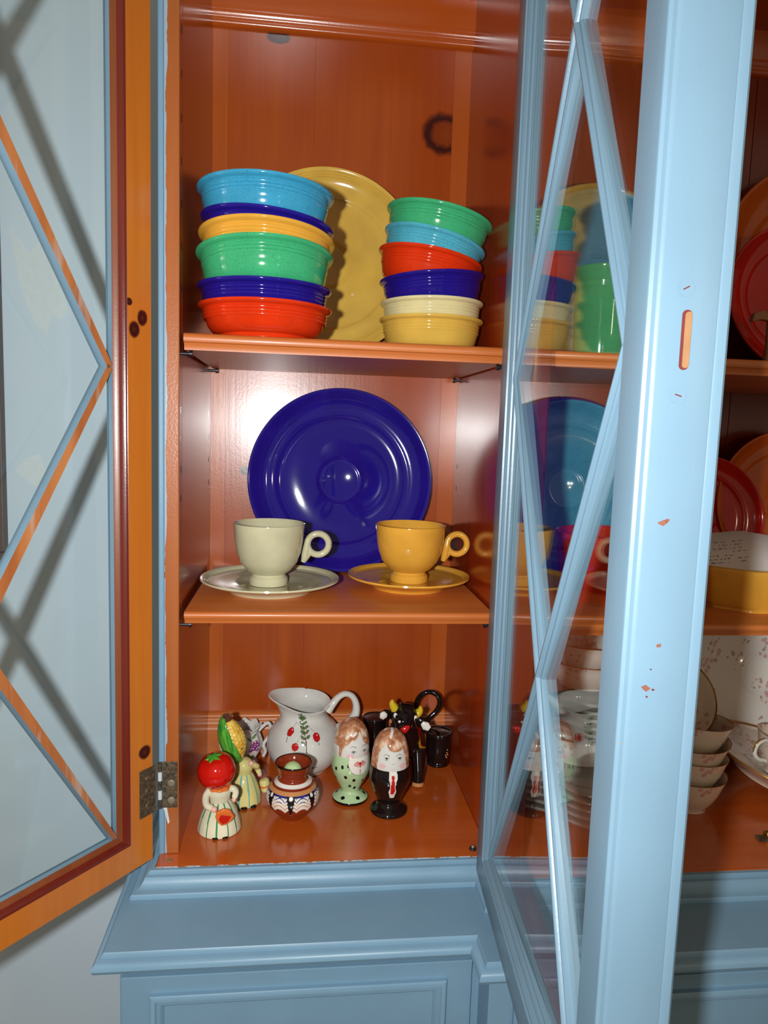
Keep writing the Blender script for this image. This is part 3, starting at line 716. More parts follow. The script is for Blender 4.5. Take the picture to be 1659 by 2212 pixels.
def woman():
    t = thing('eggcup_woman', 'pale green egg cup figure of a woman with black dots and a white bib', 'figurine', (0.1905, 0.1080, 0), (0, 0, 0.42), 'egg cup couple')
    body = smooth_prof([(0.018, 0.0), (.0212, 0.0004), (.0221, .0022), (.0218, .0042), (.0190, .0062), (.0150, .0088), (.0118, .0110), (.0112, .0135), (.0128, .0172), (.0165, .0240), (.0205, .0320), (.0230, .0390), (.0238, .0440), (.0236, .0510), (.0228, .0580), (.0220, .0615)], 14)
    body = [(0, 0.0005)] + body + [(0.021, .0625), (0.0, .0625)]
    dots = [(-.95, .050), (-.78, .0375), (-.62, .0525), (-1.35, .046), (-.55, .024), (-.15, .0205), (.55, .0235), (.35, .0300), (-.30, .0335), (1.2, .048), (1.0, .030), (1.7, .040), (2.3, .05), (2.6, .034), (-2.0, .044), (-2.6, .05), (-1.6, .032), (3.0, .046)]
    fdots = [(-1.05, .0075), (.1, .0075), (1.1, .0075), (2.2, .0075), (-2.2, .0075)]
    def mf(a, z, r, i):
        if z < .0040: return P_BLK
        x = a * 0.0230
        if abs(a) < 1.2 and inell(x, z, 0, .0555, .0150, .0155) and z > .03:
            if not inell(x, z, 0, .0555, .0143, .0148): return P_GREEN if z < .055 else None
            for k in range(9):
                th = math.radians(-100 - 160 * (k - 4) / 8 * 0.62 + 10)
                dx, dz = math.cos(th), math.sin(th)
                if near(x, z, [(dx * .0045, .0605 + dz * .0045), (dx * .0100, .0605 + dz * .0100)], .00048): return P_RED
            if near(x, z, [(0, .0490), (0, .0425)], .0005) and (int(z * 1400) % 2): return P_RED
            return P_WHITE
        for da, dz in dots:
            dd = (a - da + PI) % (2 * PI) - PI
            if (dd * r / .0019) ** 2 + ((z - dz) / .0024) ** 2 < 1: return P_BLK
        for da, dz in fdots:
            dd = (a - da + PI) % (2 * PI) - PI
            if (dd * r / .0026) ** 2 + ((z - dz) / .0013) ** 2 < 1: return P_BLK
    MB().lathe(body, G_MINT, 192, mf).build('cup_body', t, smooth=60)
    head = smooth_prof([(.0218, .0610), (.0220, .0650), (.0220, .0710), (.0212, .0790), (.0190, .0880), (.0150, .0955), (.0100, .1003), (.0050, .1026), (0, .1033)], 14)
    def hf(a, z, r, i):
        x = a * 0.0215
        face = [(-.0250, .058), (-.0215, .0715), (-.0180, .0760), (-.0135, .0800), (-.0105, .0840), (-.0060, .0830), (-.0015, .0885), (.0010, .0935), (.0028, .0880), (.0060, .0800), (.0100, .0760), (.0150, .0735), (.0200, .0700), (.0240, .058)]
        if not inpoly(x, z, face) or abs(a) > 1.25:
            if abs(a) > 1.25 and z < .074: return G_WHITE
            for k in ((-.0165, .0870, .0060, .0030, .9), (-.0065, .0900, .0075, .0032, .5), (.0110, .0870, .0070, .0030, -1.0)):
                if inell(x, z, *k): return P_WHITE if inell(x, z, k[0], k[1], k[2] * .6, k[3] * .5, k[4]) else P_HAIR
            return P_HAIR
        for ex in (-.0082, .0066):
            if near(x, z, [(ex - .0036, .0748), (ex - .0020, .0762), (ex + .0004, .0764), (ex + .0032, .0748)], .0003): return P_GREY
            if inell(x, z, ex, .0695, .0014, .0012): return P_GREY
            if near(x, z, [(ex - .0028, .0695), (ex - .0012, .0709), (ex + .0012, .0709), (ex + .0028, .0695)], .0003): return P_GREY
            if near(x, z, [(ex - .0022, .0682), (ex, .0672), (ex + .0022, .0682)], .00022): return P_GREY
        for bx_ in (-.0120, .0115):
            if inell(x, z, bx_, .0640, .0048, .0032): return P_BLUSH
    MB().lathe(head, G_WHITE, 192, hf).build('egg_head', t, smooth=60)
woman()
# -- terracotta vase
def vase():
    t = thing('terracotta_vase', 'small brown glazed vase with black and white feathered drip pattern', 'vase', (0.1198, 0.0715, 0))
    pr = smooth_prof([(.0120, 0), (.0148, .0004), (.0165, .0030), (.0225, .0090), (.0285, .0165), (.0310, .0250), (.0300, .0330), (.0255, .0405), (.0200, .0445), (.0170, .0475), (.0164, .0505), (.0172, .0545), (.0195, .0600), (.0213, .0645), (.0217, .0662)], 20)
    pr = [(0, .0008)] + pr + [(.0212, .0668), (.0203, .0660), (.0185, .0600), (.0158, .0540), (.0150, .0500), (.018, .044), (.024, .034), (.022, .014), (.012, .006), (0, .005)]
    nout = 14 * 20 + 2
    N = 7
    def mf(a, z, r, i):
        if i > nout: return P_BLK if z > .0655 else None
        if z > .0650: return P_BLK
        if .0432 < z < .0462: return P_WHITE
        if z > .0412: return None
        u = ((a + .52) / (2 * PI) * N) % 1.0
        dd = (u - .5) * 2 * PI / N * r
        if z > .0375: return P_TAN
        if (dd / .0022) ** 2 + ((z - .0350) / .0023) ** 2 < 1: return P_WHITE      # bead above each long tear
        lo = .0150
        if lo < z <= .0375:
            half = .0048 * ((z - lo) / (.0375 - lo)) ** 0.8 + .0004
            if abs(dd) < half: return P_BLK
        tear = .0138 + abs(dd) * 3.2                                               # white outline of the tear
        lob = abs(((u * 2 + .5) % 1.0) - .5) * 2                                   # two lobes between the tears
        bot = max(.0222 - .0042 * lob ** 2, 0) if abs(u - .5) > .12 else .0300
        low = min(tear, bot)
        if z > .0352: return P_BLUE
        if z > low:
            k = z - (.0222 - .0042 * lob ** 2)
            if k > .0022 and (k % .0040) < .0011: return P_TAN if z < .030 else P_BLUE
            return P_WHITE
    MB().lathe(pr, G_TERRA, 224, mf).build('vase_body', t, smooth=60)
    tag(MB().ball((0.1192, 0.0760, 0.0540), (0.0108, 0.0108, 0.0098), P_LGREEN).build('egg', None, smooth=60), 'pale green egg shape inside the mouth of the brown vase', 'egg')
vase()
# -- white pitcher with berries
def pitcher():
    t = thing('berry_pitcher', 'round white pitcher painted with red berries and a leafy sprig', 'pitcher', (0.1335, 0.1940, 0))
    pr = smooth_prof([(.0270, 0), (.0310, .0006), (.0330, .0035), (.0410, .0120), (.0475, .0240), (.0495, .0360), (.0480, .0480), (.0425, .0590), (.0350, .0665), (.0305, .0720), (.0290, .0765), (.0300, .0810), (.0325, .0850), (.0345, .0880)], 12)
    pr = [(0, .0015)] + pr + [(.0338, .0888), (.0326, .0878), (.0300, .0845), (.0275, .0805), (.0265, .0765), (.0285, .0710), (.038, .058), (.045, .040), (.040, .016), (.02, .006), (0, .005)]
    def df(x, y, z):
        a = math.atan2(x, -y); r = math.hypot(x, y)
        wv = min(1, max(0, (z - .066) / .022)); wv = wv * wv * (3 - 2 * wv)
        sp = math.exp(-(((a + 1.45) / .62) ** 2)); sp2 = math.exp(-(((a + 1.45) / 1.05) ** 2))
        k = 1 + wv * (sp * .42 - .10 * math.exp(-((a - .15) / .6) ** 2))
        return (x * k, y * k, z + wv * (sp2 * .0125 - .0055 * math.cos(a) + .0030))
    leaves = []; stem = [(.0028, .0200), (.0018, .0330), (-.0010, .0430), (-.0055, .0540), (-.0085, .0590)]
    for k, (sx, sz) in enumerate([(.0022, .0285), (.0010, .0345), (.0000, .0395), (-.0014, .0440), (-.0034, .0488), (-.0058, .0540)]):
        for sg in (-1, 1):
            if k == 0 and sg > 0: continue
            leaves.append((sx + sg * .0036, sz + .0024 + (0.0006 if sg > 0 else 0), .0034, .0015, .55 * sg))
    leaves += [(-.0105, .0608, .0034, .0015, 2.2), (-.0075, .0625, .0032, .0014, 1.5), (-.0045, .0590, .0034, .0015, .9)]
    berries = [(-.0245, .0415, .0043, .0055, -.25), (-.0125, .0265, .0046, .0058, 0.0), (.0175, .0365, .0048, .0060, .12)]
    twigs = [[(-.0060, .0540), (-.0140, .0490), (-.0185, .0520), (-.0225, .0465)], [(-.0012, .0440), (-.0075, .0380), (-.0100, .0320)], [(.0005, .0455), (.0080, .0478), (.0140, .0430)],
             [(-.0258, .0360), (-.0262, .0300)], [(.0190, .0305), (.0200, .0255)]]
    sig = [[(.0105, .0128), (.0112, .0150), (.0122, .0128)], [(.0128, .0130), (.0134, .0140), (.0140, .0130), (.0146, .0140), (.0152, .0130)], [(.0158, .0134), (.0168, .0140), (.0162, .0128), (.0178, .0132)], [(.0186, .0130), (.0190, .0131)]]
    def mf(a, z, r, i):
        if i > 13 * 12 or abs(a) > 1.3: return None
        x = a * .0480; zs = z; z = z - .0225
        kk = r / .0480
        for l in leaves:
            if inell((x - l[0]) * kk, z - l[1], 0, 0, l[2], l[3], l[4]): return P_GREEN if inell((x - l[0]) * kk, z - l[1], 0, 0, l[2] * .86, l[3] * .74, l[4]) else P_BLK
        if near(x, z, stem, .00055): return P_BROWN
        for b_ in berries:
            if inell((x - b_[0]) * kk, z - b_[1], 0, 0, b_[2], b_[3] * .82, b_[4]):
                if inell((x - b_[0]) * kk, z - b_[1], .0014, .0022, .0010, .0007): return P_BLUSH
                return P_RED if inell((x - b_[0]) * kk, z - b_[1], 0, 0, b_[2] * .93, b_[3] * .77, b_[4]) else P_BROWN
        for t_ in twigs:
            if near(x, z, t_, .00024): return P_GREY
        for t_ in sig:
            if near(x, zs - .006, t_, .00028): return P_BLK
    MB().lathe(pr, G_WHITE, 320, mf, df).build('pitcher_body', t, rot=(0, 0, 0.0), smooth=60)
    hd = catmull([(.0300, -.004, .0800), (.0370, -.003, .0900), (.0450, -.001, .0985), (.0540, 0, .1020), (.0625, 0, .0990), (.0680, 0, .0890), (.0685, 0, .0765), (.0630, 0, .0650), (.0520, 0, .0560), (.0440, 0, .0535)], 6)
    nn_ = len(hd)
    MB().tube(hd, [.0062 - .0022 * math.sin(PI * min(1, i / nn_ * 1.4)) for i in range(nn_)], G_WHITE, 16, 1.25).build('handle', t, smooth=60)
pitcher()
# -- tomato-head girl
def limb(mb, pts, rad, m): mb.tube(catmull(pts, 6), [rad[0] + (rad[1] - rad[0]) * i / (6 * (len(pts) - 1)) for i in range(6 * (len(pts) - 1) + 1)], m, 12)
def tomato():
    t = thing('tomato_girl_shaker', 'girl shaker figure with a shiny tomato head and green striped skirt', 'figurine', (0.0375, 0.0475, 0), (0, 0, 0.10), 'vegetable head shakers')
    sk = smooth_prof([(.0225, 0), (.0242, .0010), (.0240, .0050), (.0225, .0120), (.0195, .0210), (.0150, .0300), (.0110, .0352)], 8)
    sk = [(0, .0012)] + sk + [(.0105, .0358), (0, .0358)]
    st = [-1.15, -.62, -.12, .42, .92, 1.5, 2.1, 2.8, -2.9, -2.3, -1.7]
    def mf(a, z, r, i):
        if 2 < i < 50:
            for s_ in st:
                if abs((a - s_ + PI) % (2 * PI) - PI) * r < .00085: return P_DGREEN
    MB().lathe(sk, G_CREAM, 224, mf).build('skirt', t, smooth=60)
    mb = MB().lathe(smooth_prof([(.0112, .0340), (.0122, .0400), (.0128, .0450), (.0112, .0500), (.0070, .0535)], 6) + [(0, .0535)], G_CREAM, 48)
    mb.build('bodice', t, smooth=60)
    MB().lathe(smooth_prof([(.0112, .0502), (.0132, .0494), (.0130, .0516), (.0085, .0540)], 4) + [(0, .054)], P_ORANGE, 40, deform=lambda x, y, z: (x * (1 + .06 * math.cos(9 * math.atan2(x, -y))), y * (1 + .06 * math.cos(9 * math.atan2(x, -y))), z)).build('collar', t, smooth=60)
    hd = smooth_prof([(0, -.0185), (.0075, -.0178), (.0150, -.0135), (.0200, -.0060), (.0212, .0015), (.0195, .0095), (.0150, .0155), (.0080, .0185), (.0030, .0180), (0, .0172)], 7)
    hb = [( -.0010, -.0065), (.0088, -.0025)]
    def hf(a, z, r, i):
        x = a * .0208
        for (cx, cz) in hb:
            if inell(x, z, cx, cz, .0009, .0009): return P_BLK
            for k in range(3):
                th = .5 + k * 1.05
                if near(x, z, [(cx + math.cos(th) * .0017, cz + math.sin(th) * .0017), (cx - math.cos(th) * .0017, cz - math.sin(th) * .0017)], .00022): return P_BLK
        if near(x, z, [(-.0008, -.0125), (.0030, -.0132), (.0062, -.0118)], .0003): return P_BROWN
    h = MB().lathe(hd, G_TOMATO, 160, hf, lambda x, y, z: (x * (1 + .018 * math.cos(5 * math.atan2(x, -y)) * max(0, z / .018)), y * (1 + .018 * math.cos(5 * math.atan2(x, -y)) * max(0, z / .018)), z)).build('tomato_head', t, (-.0035, -.001, .0690), (0.10, -0.22, 0), smooth=60)
    mb = MB()
    for k in range(6):
        a = 2 * PI * k / 6 + .2; L = .0150 + .0020 * (k % 2)
        pts = []
        for s_, wd in ((0, .0014), (.35, .0034), (.7, .0024), (1, .0003)):
            rr = L * s_; zz = .0196 - (rr / .0205) ** 2 * .0100 + .0004
            c_ = Vector((math.cos(a) * rr, math.sin(a) * rr, zz)); n_ = Vector((-math.sin(a), math.cos(a), 0)) * wd
            pts.append((c_ - n_, c_ + Vector((0, 0, .0006)), c_ + n_))
        vs = [p for row in pts for p in row]; fs = []
        for q in range(3):
            fs += [(q * 3, q * 3 + 1, q * 3 + 4, q * 3 + 3), (q * 3 + 1, q * 3 + 2, q * 3 + 5, q * 3 + 4)]
        mb.add(vs, fs, P_CALYX)
    o = mb.build('calyx', h, smooth=60)
    sd = o.modifiers.new('thick', 'SOLIDIFY'); sd.thickness = .0007
    for (x, y) in ((.006, -.010), (.0085, .003), (-.009, -.006), (0.001, .011)):
        MB().tube([(x, y, .0150), (x, y, .0166)], .00085, P_WHITE, 10).build('shaker_hole', h, smooth=40)
    mb = MB(); limb(mb, [(-.0105, -.002, .0480), (-.0150, -.0075, .0430), (-.0140, -.0160, .0375), (-.0075, -.0205, .0350)], (.0042, .0036), G_CREAM); mb.build('arm', t, smooth=60)
    mb = MB(); limb(mb, [(.0105, -.002, .0480), (.0150, -.0040, .0480), (.0178, -.0050, .0445), (.0165, -.0065, .0390)], (.0042, .0034), G_CREAM); mb.build('arm', t, smooth=60)
    MB().ball((-.0058, -.0215, .0345), (.0036, .0030, .0034), P_PINK, u=14, v=10).build('hand', t, smooth=60)
    MB().ball((.0160, -.0072, .0368), (.0028, .0026, .0032), P_PINK, u=14, v=10).build('hand', t, smooth=60)
    k_ = 1.25; pts = [(-.0085, .004), (-.0040, .0085), (.0030, .0080), (.0085, .0035), (.0075, -.0010), (.0040, -.0065), (.0005, -.0085), (-.0040, -.0055), (-.0075, -.0010)]
    b = MB().prism([(x * k_, z * k_) for x, z in pts], -.0022, .0022, P_ORANGE, 'xzy').build('basket', t, (.0050, -.0248, .0262), (0.25, 0.30, 0.10), smooth=40, bevel=.0012)
    MB().prism([(x * 1.3, z * 1.3) for x, z in [(-.0040, .0036), (.0052, .0040), (.0040, -.0030), (.0005, -.0058), (-.0042, -.0020)]], -.0030, -.0018, P_RED, 'xzy').build('basket_filling', b, smooth=40, bevel=.0006)
    MB().tube(catmull([(-.0075, 0, .0045), (-.004, 0, .0100), (.003, 0, .0098), (.0078, 0, .0040)], 6), .0011, P_ORANGE, 8).build('basket_handle', b, smooth=60)
    for x, y in ((.006, -.0195), (-.004, -.0200)):
        MB().ball((x, y, .0016), (.0046, .0062, .0016), P_BLK, u=14, v=10).build('shoe', t, smooth=60)
tomato()
def corn():
    t = thing('corn_girl_shaker', 'girl shaker figure with a corn cob head and teal striped skirt', 'figurine', (0.0600, 0.1080, 0), (0, 0, 0.30), 'vegetable head shakers')
    sk = smooth_prof([(.0200, 0), (.0215, .0010), (.0212, .0060), (.0195, .0140), (.0165, .0230), (.0125, .0320), (.0090, .0370)], 8)
    sk = [(0, .0012)] + sk + [(.0085, .0376), (0, .0376)]
    st = [-1.7, -1.1, -.5, .1, .7, 1.3, 1.9, 2.5, 3.1, -2.3]
    def mf(a, z, r, i):
        if 2 < i < 50:
            for s_ in st:
                if abs((a - s_ + PI) % (2 * PI) - PI) * r < .0009: return P_TEAL
    MB().lathe(sk, G_PALEYEL, 192, mf).build('skirt', t, smooth=60)
    MB().lathe(smooth_prof([(.0092, .0360), (.0108, .0420), (.0110, .0460), (.0090, .0510), (.0060, .0540)], 6) + [(0, .054)], G_PALEYEL, 40).build('bodice', t, smooth=60)
    # cob: rows of raised kernels
    mb = MB(); nu, nv = 96, 80; vs = []; fs = []
    for i in range(nv + 1):
        tt = i / nv; z = -.0270 + .0540 * tt; r = .0148 * math.sin(PI * min(1, max(0, .04 + .92 * tt))) ** .62
        for j in range(nu):
            a = 2 * PI * j / nu; k_ = abs(math.sin(a * 9)) ** .5 * abs(math.sin(tt * PI * 11 + .5 * (int(a * 9 / PI) % 2) * PI)) ** .5
            rr = r * (.94 + .075 * k_); vs.append((rr * math.sin(a), -rr * math.cos(a), z))
    for i in range(nv):
        for j in range(nu):
            k = (j + 1) % nu; fs.append((i * nu + j, i * nu + k, (i + 1) * nu + k, (i + 1) * nu + j))
    fs.append(tuple(range(nu))); fs.append(tuple(nv * nu + j for j in range(nu - 1, -1, -1)))
    hd = mb.add(vs, fs, KERNEL).build('corn_head', t, (-.0135, 0.0, .0800), (0.0, 0.28 - .55, 0.0), smooth=60)
    # husk leaf wrapping the left side, pointed at the bottom
    vs = []; fs = []; nu, nv = 20, 24
    for i in range(nv + 1):
        tt = i / nv; z = -.0285 + .0610 * tt; r = .0162 * math.sin(PI * min(1, max(0, .05 + .88 * tt))) ** .60 + .0003
        a0_, a1_ = -2.6 , -.15 + .55 * (1 - tt) ** 2 - .25 * tt
        for j in range(nu + 1):
            a = a0_ + (a1_ - a0_) * j / nu; q = r * (1 + .02 * math.cos(a * 24)); vs.append((q * math.sin(a), -q * math.cos(a), z))
    for i in range(nv):
        for j in range(nu): fs.append((i * (nu + 1) + j, i * (nu + 1) + j + 1, (i + 1) * (nu + 1) + j + 1, (i + 1) * (nu + 1) + j))
    o = MB().add(vs, fs, G_HUSK).build('husk', hd, smooth=60); o.modifiers.new('thick', 'SOLIDIFY').thickness = .0012
    MB().tube([(0, 0, .0260), (0, 0, .0315), (.0004, 0, .0335)], [.0052, .0040, .0046], P_BROWN, 14).build('cob_stem', hd, smooth=60)
    for x in (.0052, ):
        MB().ball((x, -.0128, -.0090), .0010, P_BLK, u=10, v=8).build('eye', hd, smooth=60)
    mb = MB(); limb(mb, [(.0095, -.001, .0480), (.0135, -.0060, .0440), (.0125, -.0125, .0480), (.0060, -.0150, .0530)], (.0038, .0032), G_PALEYEL); mb.build('arm', t, smooth=60)
    MB().ball((.0048, -.0160, .0540), (.0034, .0028, .0034), P_PINK, u=14, v=10).build('hand', t, smooth=60)
    mb = MB(); limb(mb, [(.0095, .002, .0470), (.0150, -.0005, .0410), (.0185, -.0020, .0340)], (.0038, .0032), G_PALEYEL); mb.build('arm', t, smooth=60)
    MB().ball((.0190, -.0022, .0318), (.0030, .0028, .0032), P_PINK, u=14, v=10).build('hand', t, smooth=60)
    b = MB().lathe(smooth_prof([(.0050, -.0070), (.0062, -.0066), (.0064, 0), (.0060, .0055), (.0045, .0075)], 5) + [(0, .0075)], G_PALEYEL, 32, lambda a, z, r, i: P_ORANGE if -.001 < z < .0015 else None).build('basket', t, (.0255, -.0040, .0180), (0, -.25, 0), smooth=60)
    for x, y in ((.0070, -.0185), (-.004, -.0190)):
        MB().ball((x, y, .0018), (.0044, .0060, .0018), P_BLK, u=14, v=10).build('shoe', t, smooth=60)
corn()
# -- fluted creamer with purple grapes
def creamer():
    t = thing('grape_sugar_bowl', 'small white fluted two-handled pot with painted purple grapes behind the corn figure', 'sugar bowl', (0.0545, 0.2060, 0), (0, 0, 0.15))
    pr = smooth_prof([(.0120, 0), (.0150, .0006), (.0165, .0030), (.0150, .0060), (.0140, .0090), (.0175, .0150), (.0215, .0240), (.0222, .0320), (.0200, .0400), (.0180, .0450), (.0185, .0500), (.0210, .0545)], 7)
    no = len(pr)
    pr = [(0, .001)] + pr + [(.0204, .0552), (.0194, .0540), (.0168, .0490), (.0168, .044), (.0195, .035), (.0195, .024), (.012, .012), (0, .010)]
    random.seed(11)
    gr = [(.004 + .0042 * (k % 3) - .0018 * (k // 3), .0360 - .0042 * (k // 3) + .0012 * (k % 2)) for k in range(9)]
    def mf(a, z, r, i):
        if i > no: return None
        x = (a - .25) * .021
        for k, (cx, cz) in enumerate(gr):
            if inell(x, z, cx, cz, .0027, .0025): return P_PURP if not inell(x, z, cx - .0008, cz + .0008, .0010, .0009) else P_BLUSH
        for l in ((.0075, .0445, .0045, .0020, .5), (-.0010, .0420, .0040, .0018, -.6), (.0035, .0160, .0045, .0018, .9), (-.0020, .0200, .0040, .0016, -.8)):
            if inell(x, z, *l): return P_GREEN
        if inell(x, z, .0030, .0235, .0030, .0028): return P_BLUSH
    def df(x, y, z):
        a = math.atan2(x, -y); k = 1 + .045 * math.cos(8 * a); wv = min(1, max(0, (z - .040) / .015))
        return (x * k, y * k, z + wv * .0018 * math.cos(8 * a))
    MB().lathe(pr, G_WHITE, 192, mf, df).build('pot_body', t, smooth=60)
    MB().tube(catmull([(-.0170, 0, .0430), (-.0260, 0, .0460), (-.0320, 0, .0400), (-.0325, 0, .0290), (-.0280, 0, .0190), (-.0190, 0, .0150)], 6), .0024, G_WHITE, 12).build('handle', t, smooth=60)
    MB().tube(catmull([(.0170, 0, .0455), (.0235, 0, .0520), (.0300, 0, .0560), (.0335, 0, .0500), (.0325, 0, .0390), (.0265, 0, .0300), (.0245, 0, .0240), (.0270, 0, .0160), (.0240, 0, .0090)], 6), .0024, G_WHITE, 12).build('handle', t, smooth=60)
creamer()
# -- black bull
def blob(name, items, parent, mat, voxel=.0013, smooth_it=6, mats=None):
    mb = MB()
    for it in items:
        if it[0] == 'b': mb.ball(it[1], it[2], mat, it[3] if len(it) > 3 else None, 20, 12)
        else: mb.tube(it[1], it[2], mat, 14)
    o = mb.build(name, None)
    r = o.modifiers.new('r', 'REMESH'); r.mode = 'VOXEL'; r.voxel_size = voxel; r.use_smooth_shade = True
    s_ = o.modifiers.new('s', 'SMOOTH'); s_.iterations = smooth_it; s_.factor = .5
    dg = bpy.context.evaluated_depsgraph_get()
    me = bpy.data.meshes.new_from_object(o.evaluated_get(dg)); o.modifiers.clear(); o.data = me
    me.materials.clear(); me.materials.append(mat)
    for m_ in (mats or []): me.materials.append(m_[0])
    for p in me.polygons:
        p.use_smooth = True; p.material_index = 0
        for k, (m_, fn) in enumerate(mats or []):
            if fn(p.center): p.material_index = k + 1
    o.parent = parent
    return o
def bull():
    from mathutils import Euler
    L = Vector((0.266, 0.165, 0)); t = thing('bull_figurine', 'black glazed bull figure with yellow horns and a red mouth', 'figurine', L, (0, 0, 0))
    q = lambda x, y, z: (x - L.x, y - L.y, z)
    body = [('b', q(.264, .150, .0530), (.0215, .022, .0225)), ('b', q(.268, .178, .0510), (.0225, .028, .0220)), ('b', q(.272, .205, .0520), (.0195, .018, .0205)),
            ('t', [q(.263, .142, .060), q(.259, .134, .078), q(.257, .130, .086)], [.0185, .0165, .0150]),
            ('t', [q(.279, .139, .050), q(.2805, .136, .022), q(.2800, .134, .005), q(.280, .133, .0006)], [.0115, .0082, .0078, .0086]),
            ('t', [q(.250, .144, .050), q(.2470, .142, .022), q(.2465, .140, .005), q(.2465, .139, .0006)], [.0115, .0082, .0078, .0086]),
            ('t', [q(.284, .206, .050), q(.2865, .208, .024), q(.2850, .206, .005), q(.285, .205, .0006)], [.0120, .0080, .0076, .0084]),
            ('t', [q(.260, .206, .050), q(.2560, .208, .024), q(.2560, .206, .005), q(.256, .205, .0006)], [.0120, .0080, .0076, .0084])]
    hoof = lambda c: c.z < .0075
    def saddle(c):
        y = c.y + L.y; return c.z > .036 and c.z < .068 and .1400 < y < .192 and c.x > -.002
    def trim(c):
        y = c.y + L.y; return (.032 < c.z < .072 and .1355 < y < .196 and c.x > -.006) and not saddle(c)
    blob('bull_body', body, t, G_BLACK, mats=[(P_TAN, hoof), (P_RED, saddle), (P_YEL, trim)])
    E = Euler((0.35, 0.22, -0.30))
    hr = thing_part = None
    head = [('b', q(.2575, .1240, .0985), (.0172, .0150, .0165)), ('b', q(.2555, .1165, .0885), (.0118, .0125, .0105)), ('t', [q(.2495, .1200, .1080), q(.2660, .1230, .1050)], [.0100, .0100]), ('t', [q(.258, .131, .092), q(.258, .136, .086)], [.013, .014])]
    h = blob('bull_head', head, t, G_BLACK)
    for pts in ([(.2455, .123, .1080), (.2430, .1225, .1125), (.2410, .1215, .1170), (.2412, .1205, .1215)], [(.2715, .125, .1000), (.2755, .1245, .1030), (.2775, .1235, .1070), (.2772, .1225, .1120)]):
        MB().tube(catmull([q(*p) for p in pts], 5), [.0056 - .0042 * (i / 15) ** 2 for i in range(16)], P_YEL, 14).build('horn', h, smooth=60)
    for c_, tip in (((.2405, .128, .0990), (.2270, .1250, .1000)), ((.2745, .128, .0935), (.2890, .1240, .0825))):
        mb = MB(); a, b = Vector(q(*c_)), Vector(q(*tip)); mid = a.lerp(b, .5)
        mb.tube([a, a.lerp(b, .35), a.lerp(b, .7), b], [.0040, .0072, .0072, .0030], G_BLACK, 14, .5)
        ear = mb.build('ear', h, smooth=60)
        mb = MB(); f = Vector((0, -.0026, .0004)); mb.tube([a.lerp(b, .40) + f, a.lerp(b, .72) + f, a.lerp(b, 1.04) + f], [.0028, .0058, .0034], P_WHITE, 14, .5); mb.build('inner_ear', ear, smooth=60)
    for c_, r_, e_ in (((.2448, .1125, .1040), (.0026, .0020, .0042), (.2, -.25, 0)), ((.2695, .1150, .0990), (.0032, .0022, .0044), (.2, .25, .3))):
        ey = MB().ball(q(*c_), r_, P_WHITE, Euler(e_), 16, 12).build('eye', h, smooth=60)
        MB().ball(q(c_[0] + .0008, c_[1] - .0016, c_[2] - .0006), (.0016, .0010, .0026), P_BLK, None, 12, 8).build('pupil', ey, smooth=60)
    MB().ball(q(.2490, .1068, .0985), (.0018, .0010, .0018), P_WHITE, None, 12, 8).build('nose_spot', h, smooth=60)
    MB().ball(q(.2545, .1045, .0885), (.0092, .0030, .0042), P_RED, Euler((0, -.65, 0)), 16, 10).build('mouth', h, smooth=60)
    tail = catmull([q(.280, .216, .062), q(.2860, .2120, .0760), q(.2885, .207, .0890), q(.2955, .204, .0980), q(.3060, .203, .1000), q(.3155, .202, .0945), q(.3180, .201, .0840), q(.3130, .200, .0735), q(.3050, .199, .0660), q(.2980, .198, .0560)], 6)
    MB().tube(tail, .0034, G_BLACK, 12).build('tail_handle', t, smooth=60)
    for bx_, by_, zc, R_, peg in ((.3125, .172, .0355, .0172, .288), (.2285, .196, .0470, .0160, .252)):
        pr = [(0, -.0235), (.80 * R_, -.0235), (.84 * R_, -.0220), (.82 * R_, -.0200), (.78 * R_, -.0185), (.86 * R_, -.0165), (.93 * R_, 0), (1.0 * R_, .0170), (1.04 * R_, .0185), (1.04 * R_, .0215), (1.0 * R_, .0225), (.95 * R_, .0225), (.92 * R_, .0215), (.5 * R_, .0225), (0, .0230)]
        bar = MB().lathe(pr, G_BLACK, 64).build('hanging_barrel', t, q(bx_, by_, zc), smooth=40)
        if bx_ > .3:
            for (fa, fz) in ((.52, -.006), (.64, -.003), (.60, -.009), (.74, -.006), (.66, .001)):
                MB().ball((R_ * .93 * math.sin(fa), -R_ * .93 * math.cos(fa), fz), (.0012, .0006, .0010), P_TAN, None, 10, 6).build('painted_petal', bar, smooth=60)
        MB().tube([q(bx_, by_, zc + .018), q(peg, by_ - .004, zc + .024)], .0026, G_BLACK, 10).build('barrel_peg', t, smooth=40)
bull()

# ------------------------------------------------------------------ middle bay of the cabinet
ZC1, ZC2 = 0.5405, 0.2629
c, r = lean(0.1215, 0.515, ZC1, math.radians(8), 0.205)
plate('dinner_plate', 0.1215, G_TURQ, 'turquoise plate at the back of the top shelf, seen through the door glass', c, r)
def tumbler(m, label, loc):
    R, H = .0335, .1010
    pr = [(0, .003), (.74 * R, .003), (.78 * R, 0), (.86 * R, 0), (.885 * R, .003), (.90 * R, .030), (.93 * R, .062), (.955 * R, .0700), (.93 * R, .0715), (.96 * R, .0770), (.935 * R, .0785), (.97 * R, .0840), (.945 * R, .0855), (.975 * R, .0910), (.985 * R, .0980), (1.0 * R, .1000), (.985 * R, .1010), (.955 * R, .1000), (.90 * R, .07), (.84 * R, .02), (.7 * R, .008), (0, .008)]
    return tag(MB().lathe(pr, m, 96).build('tumbler', None, loc, smooth=40), label, 'tumbler', 'tumblers behind the door glass')
tumbler(G_GREEN, 'green ringed tumbler behind the glass of the blue door', (0.452, 0.050, ZC1))
tumbler(G_NAVY, 'cobalt tumbler mostly hidden beside the green one behind the blue door', (0.527, 0.075, ZC1))
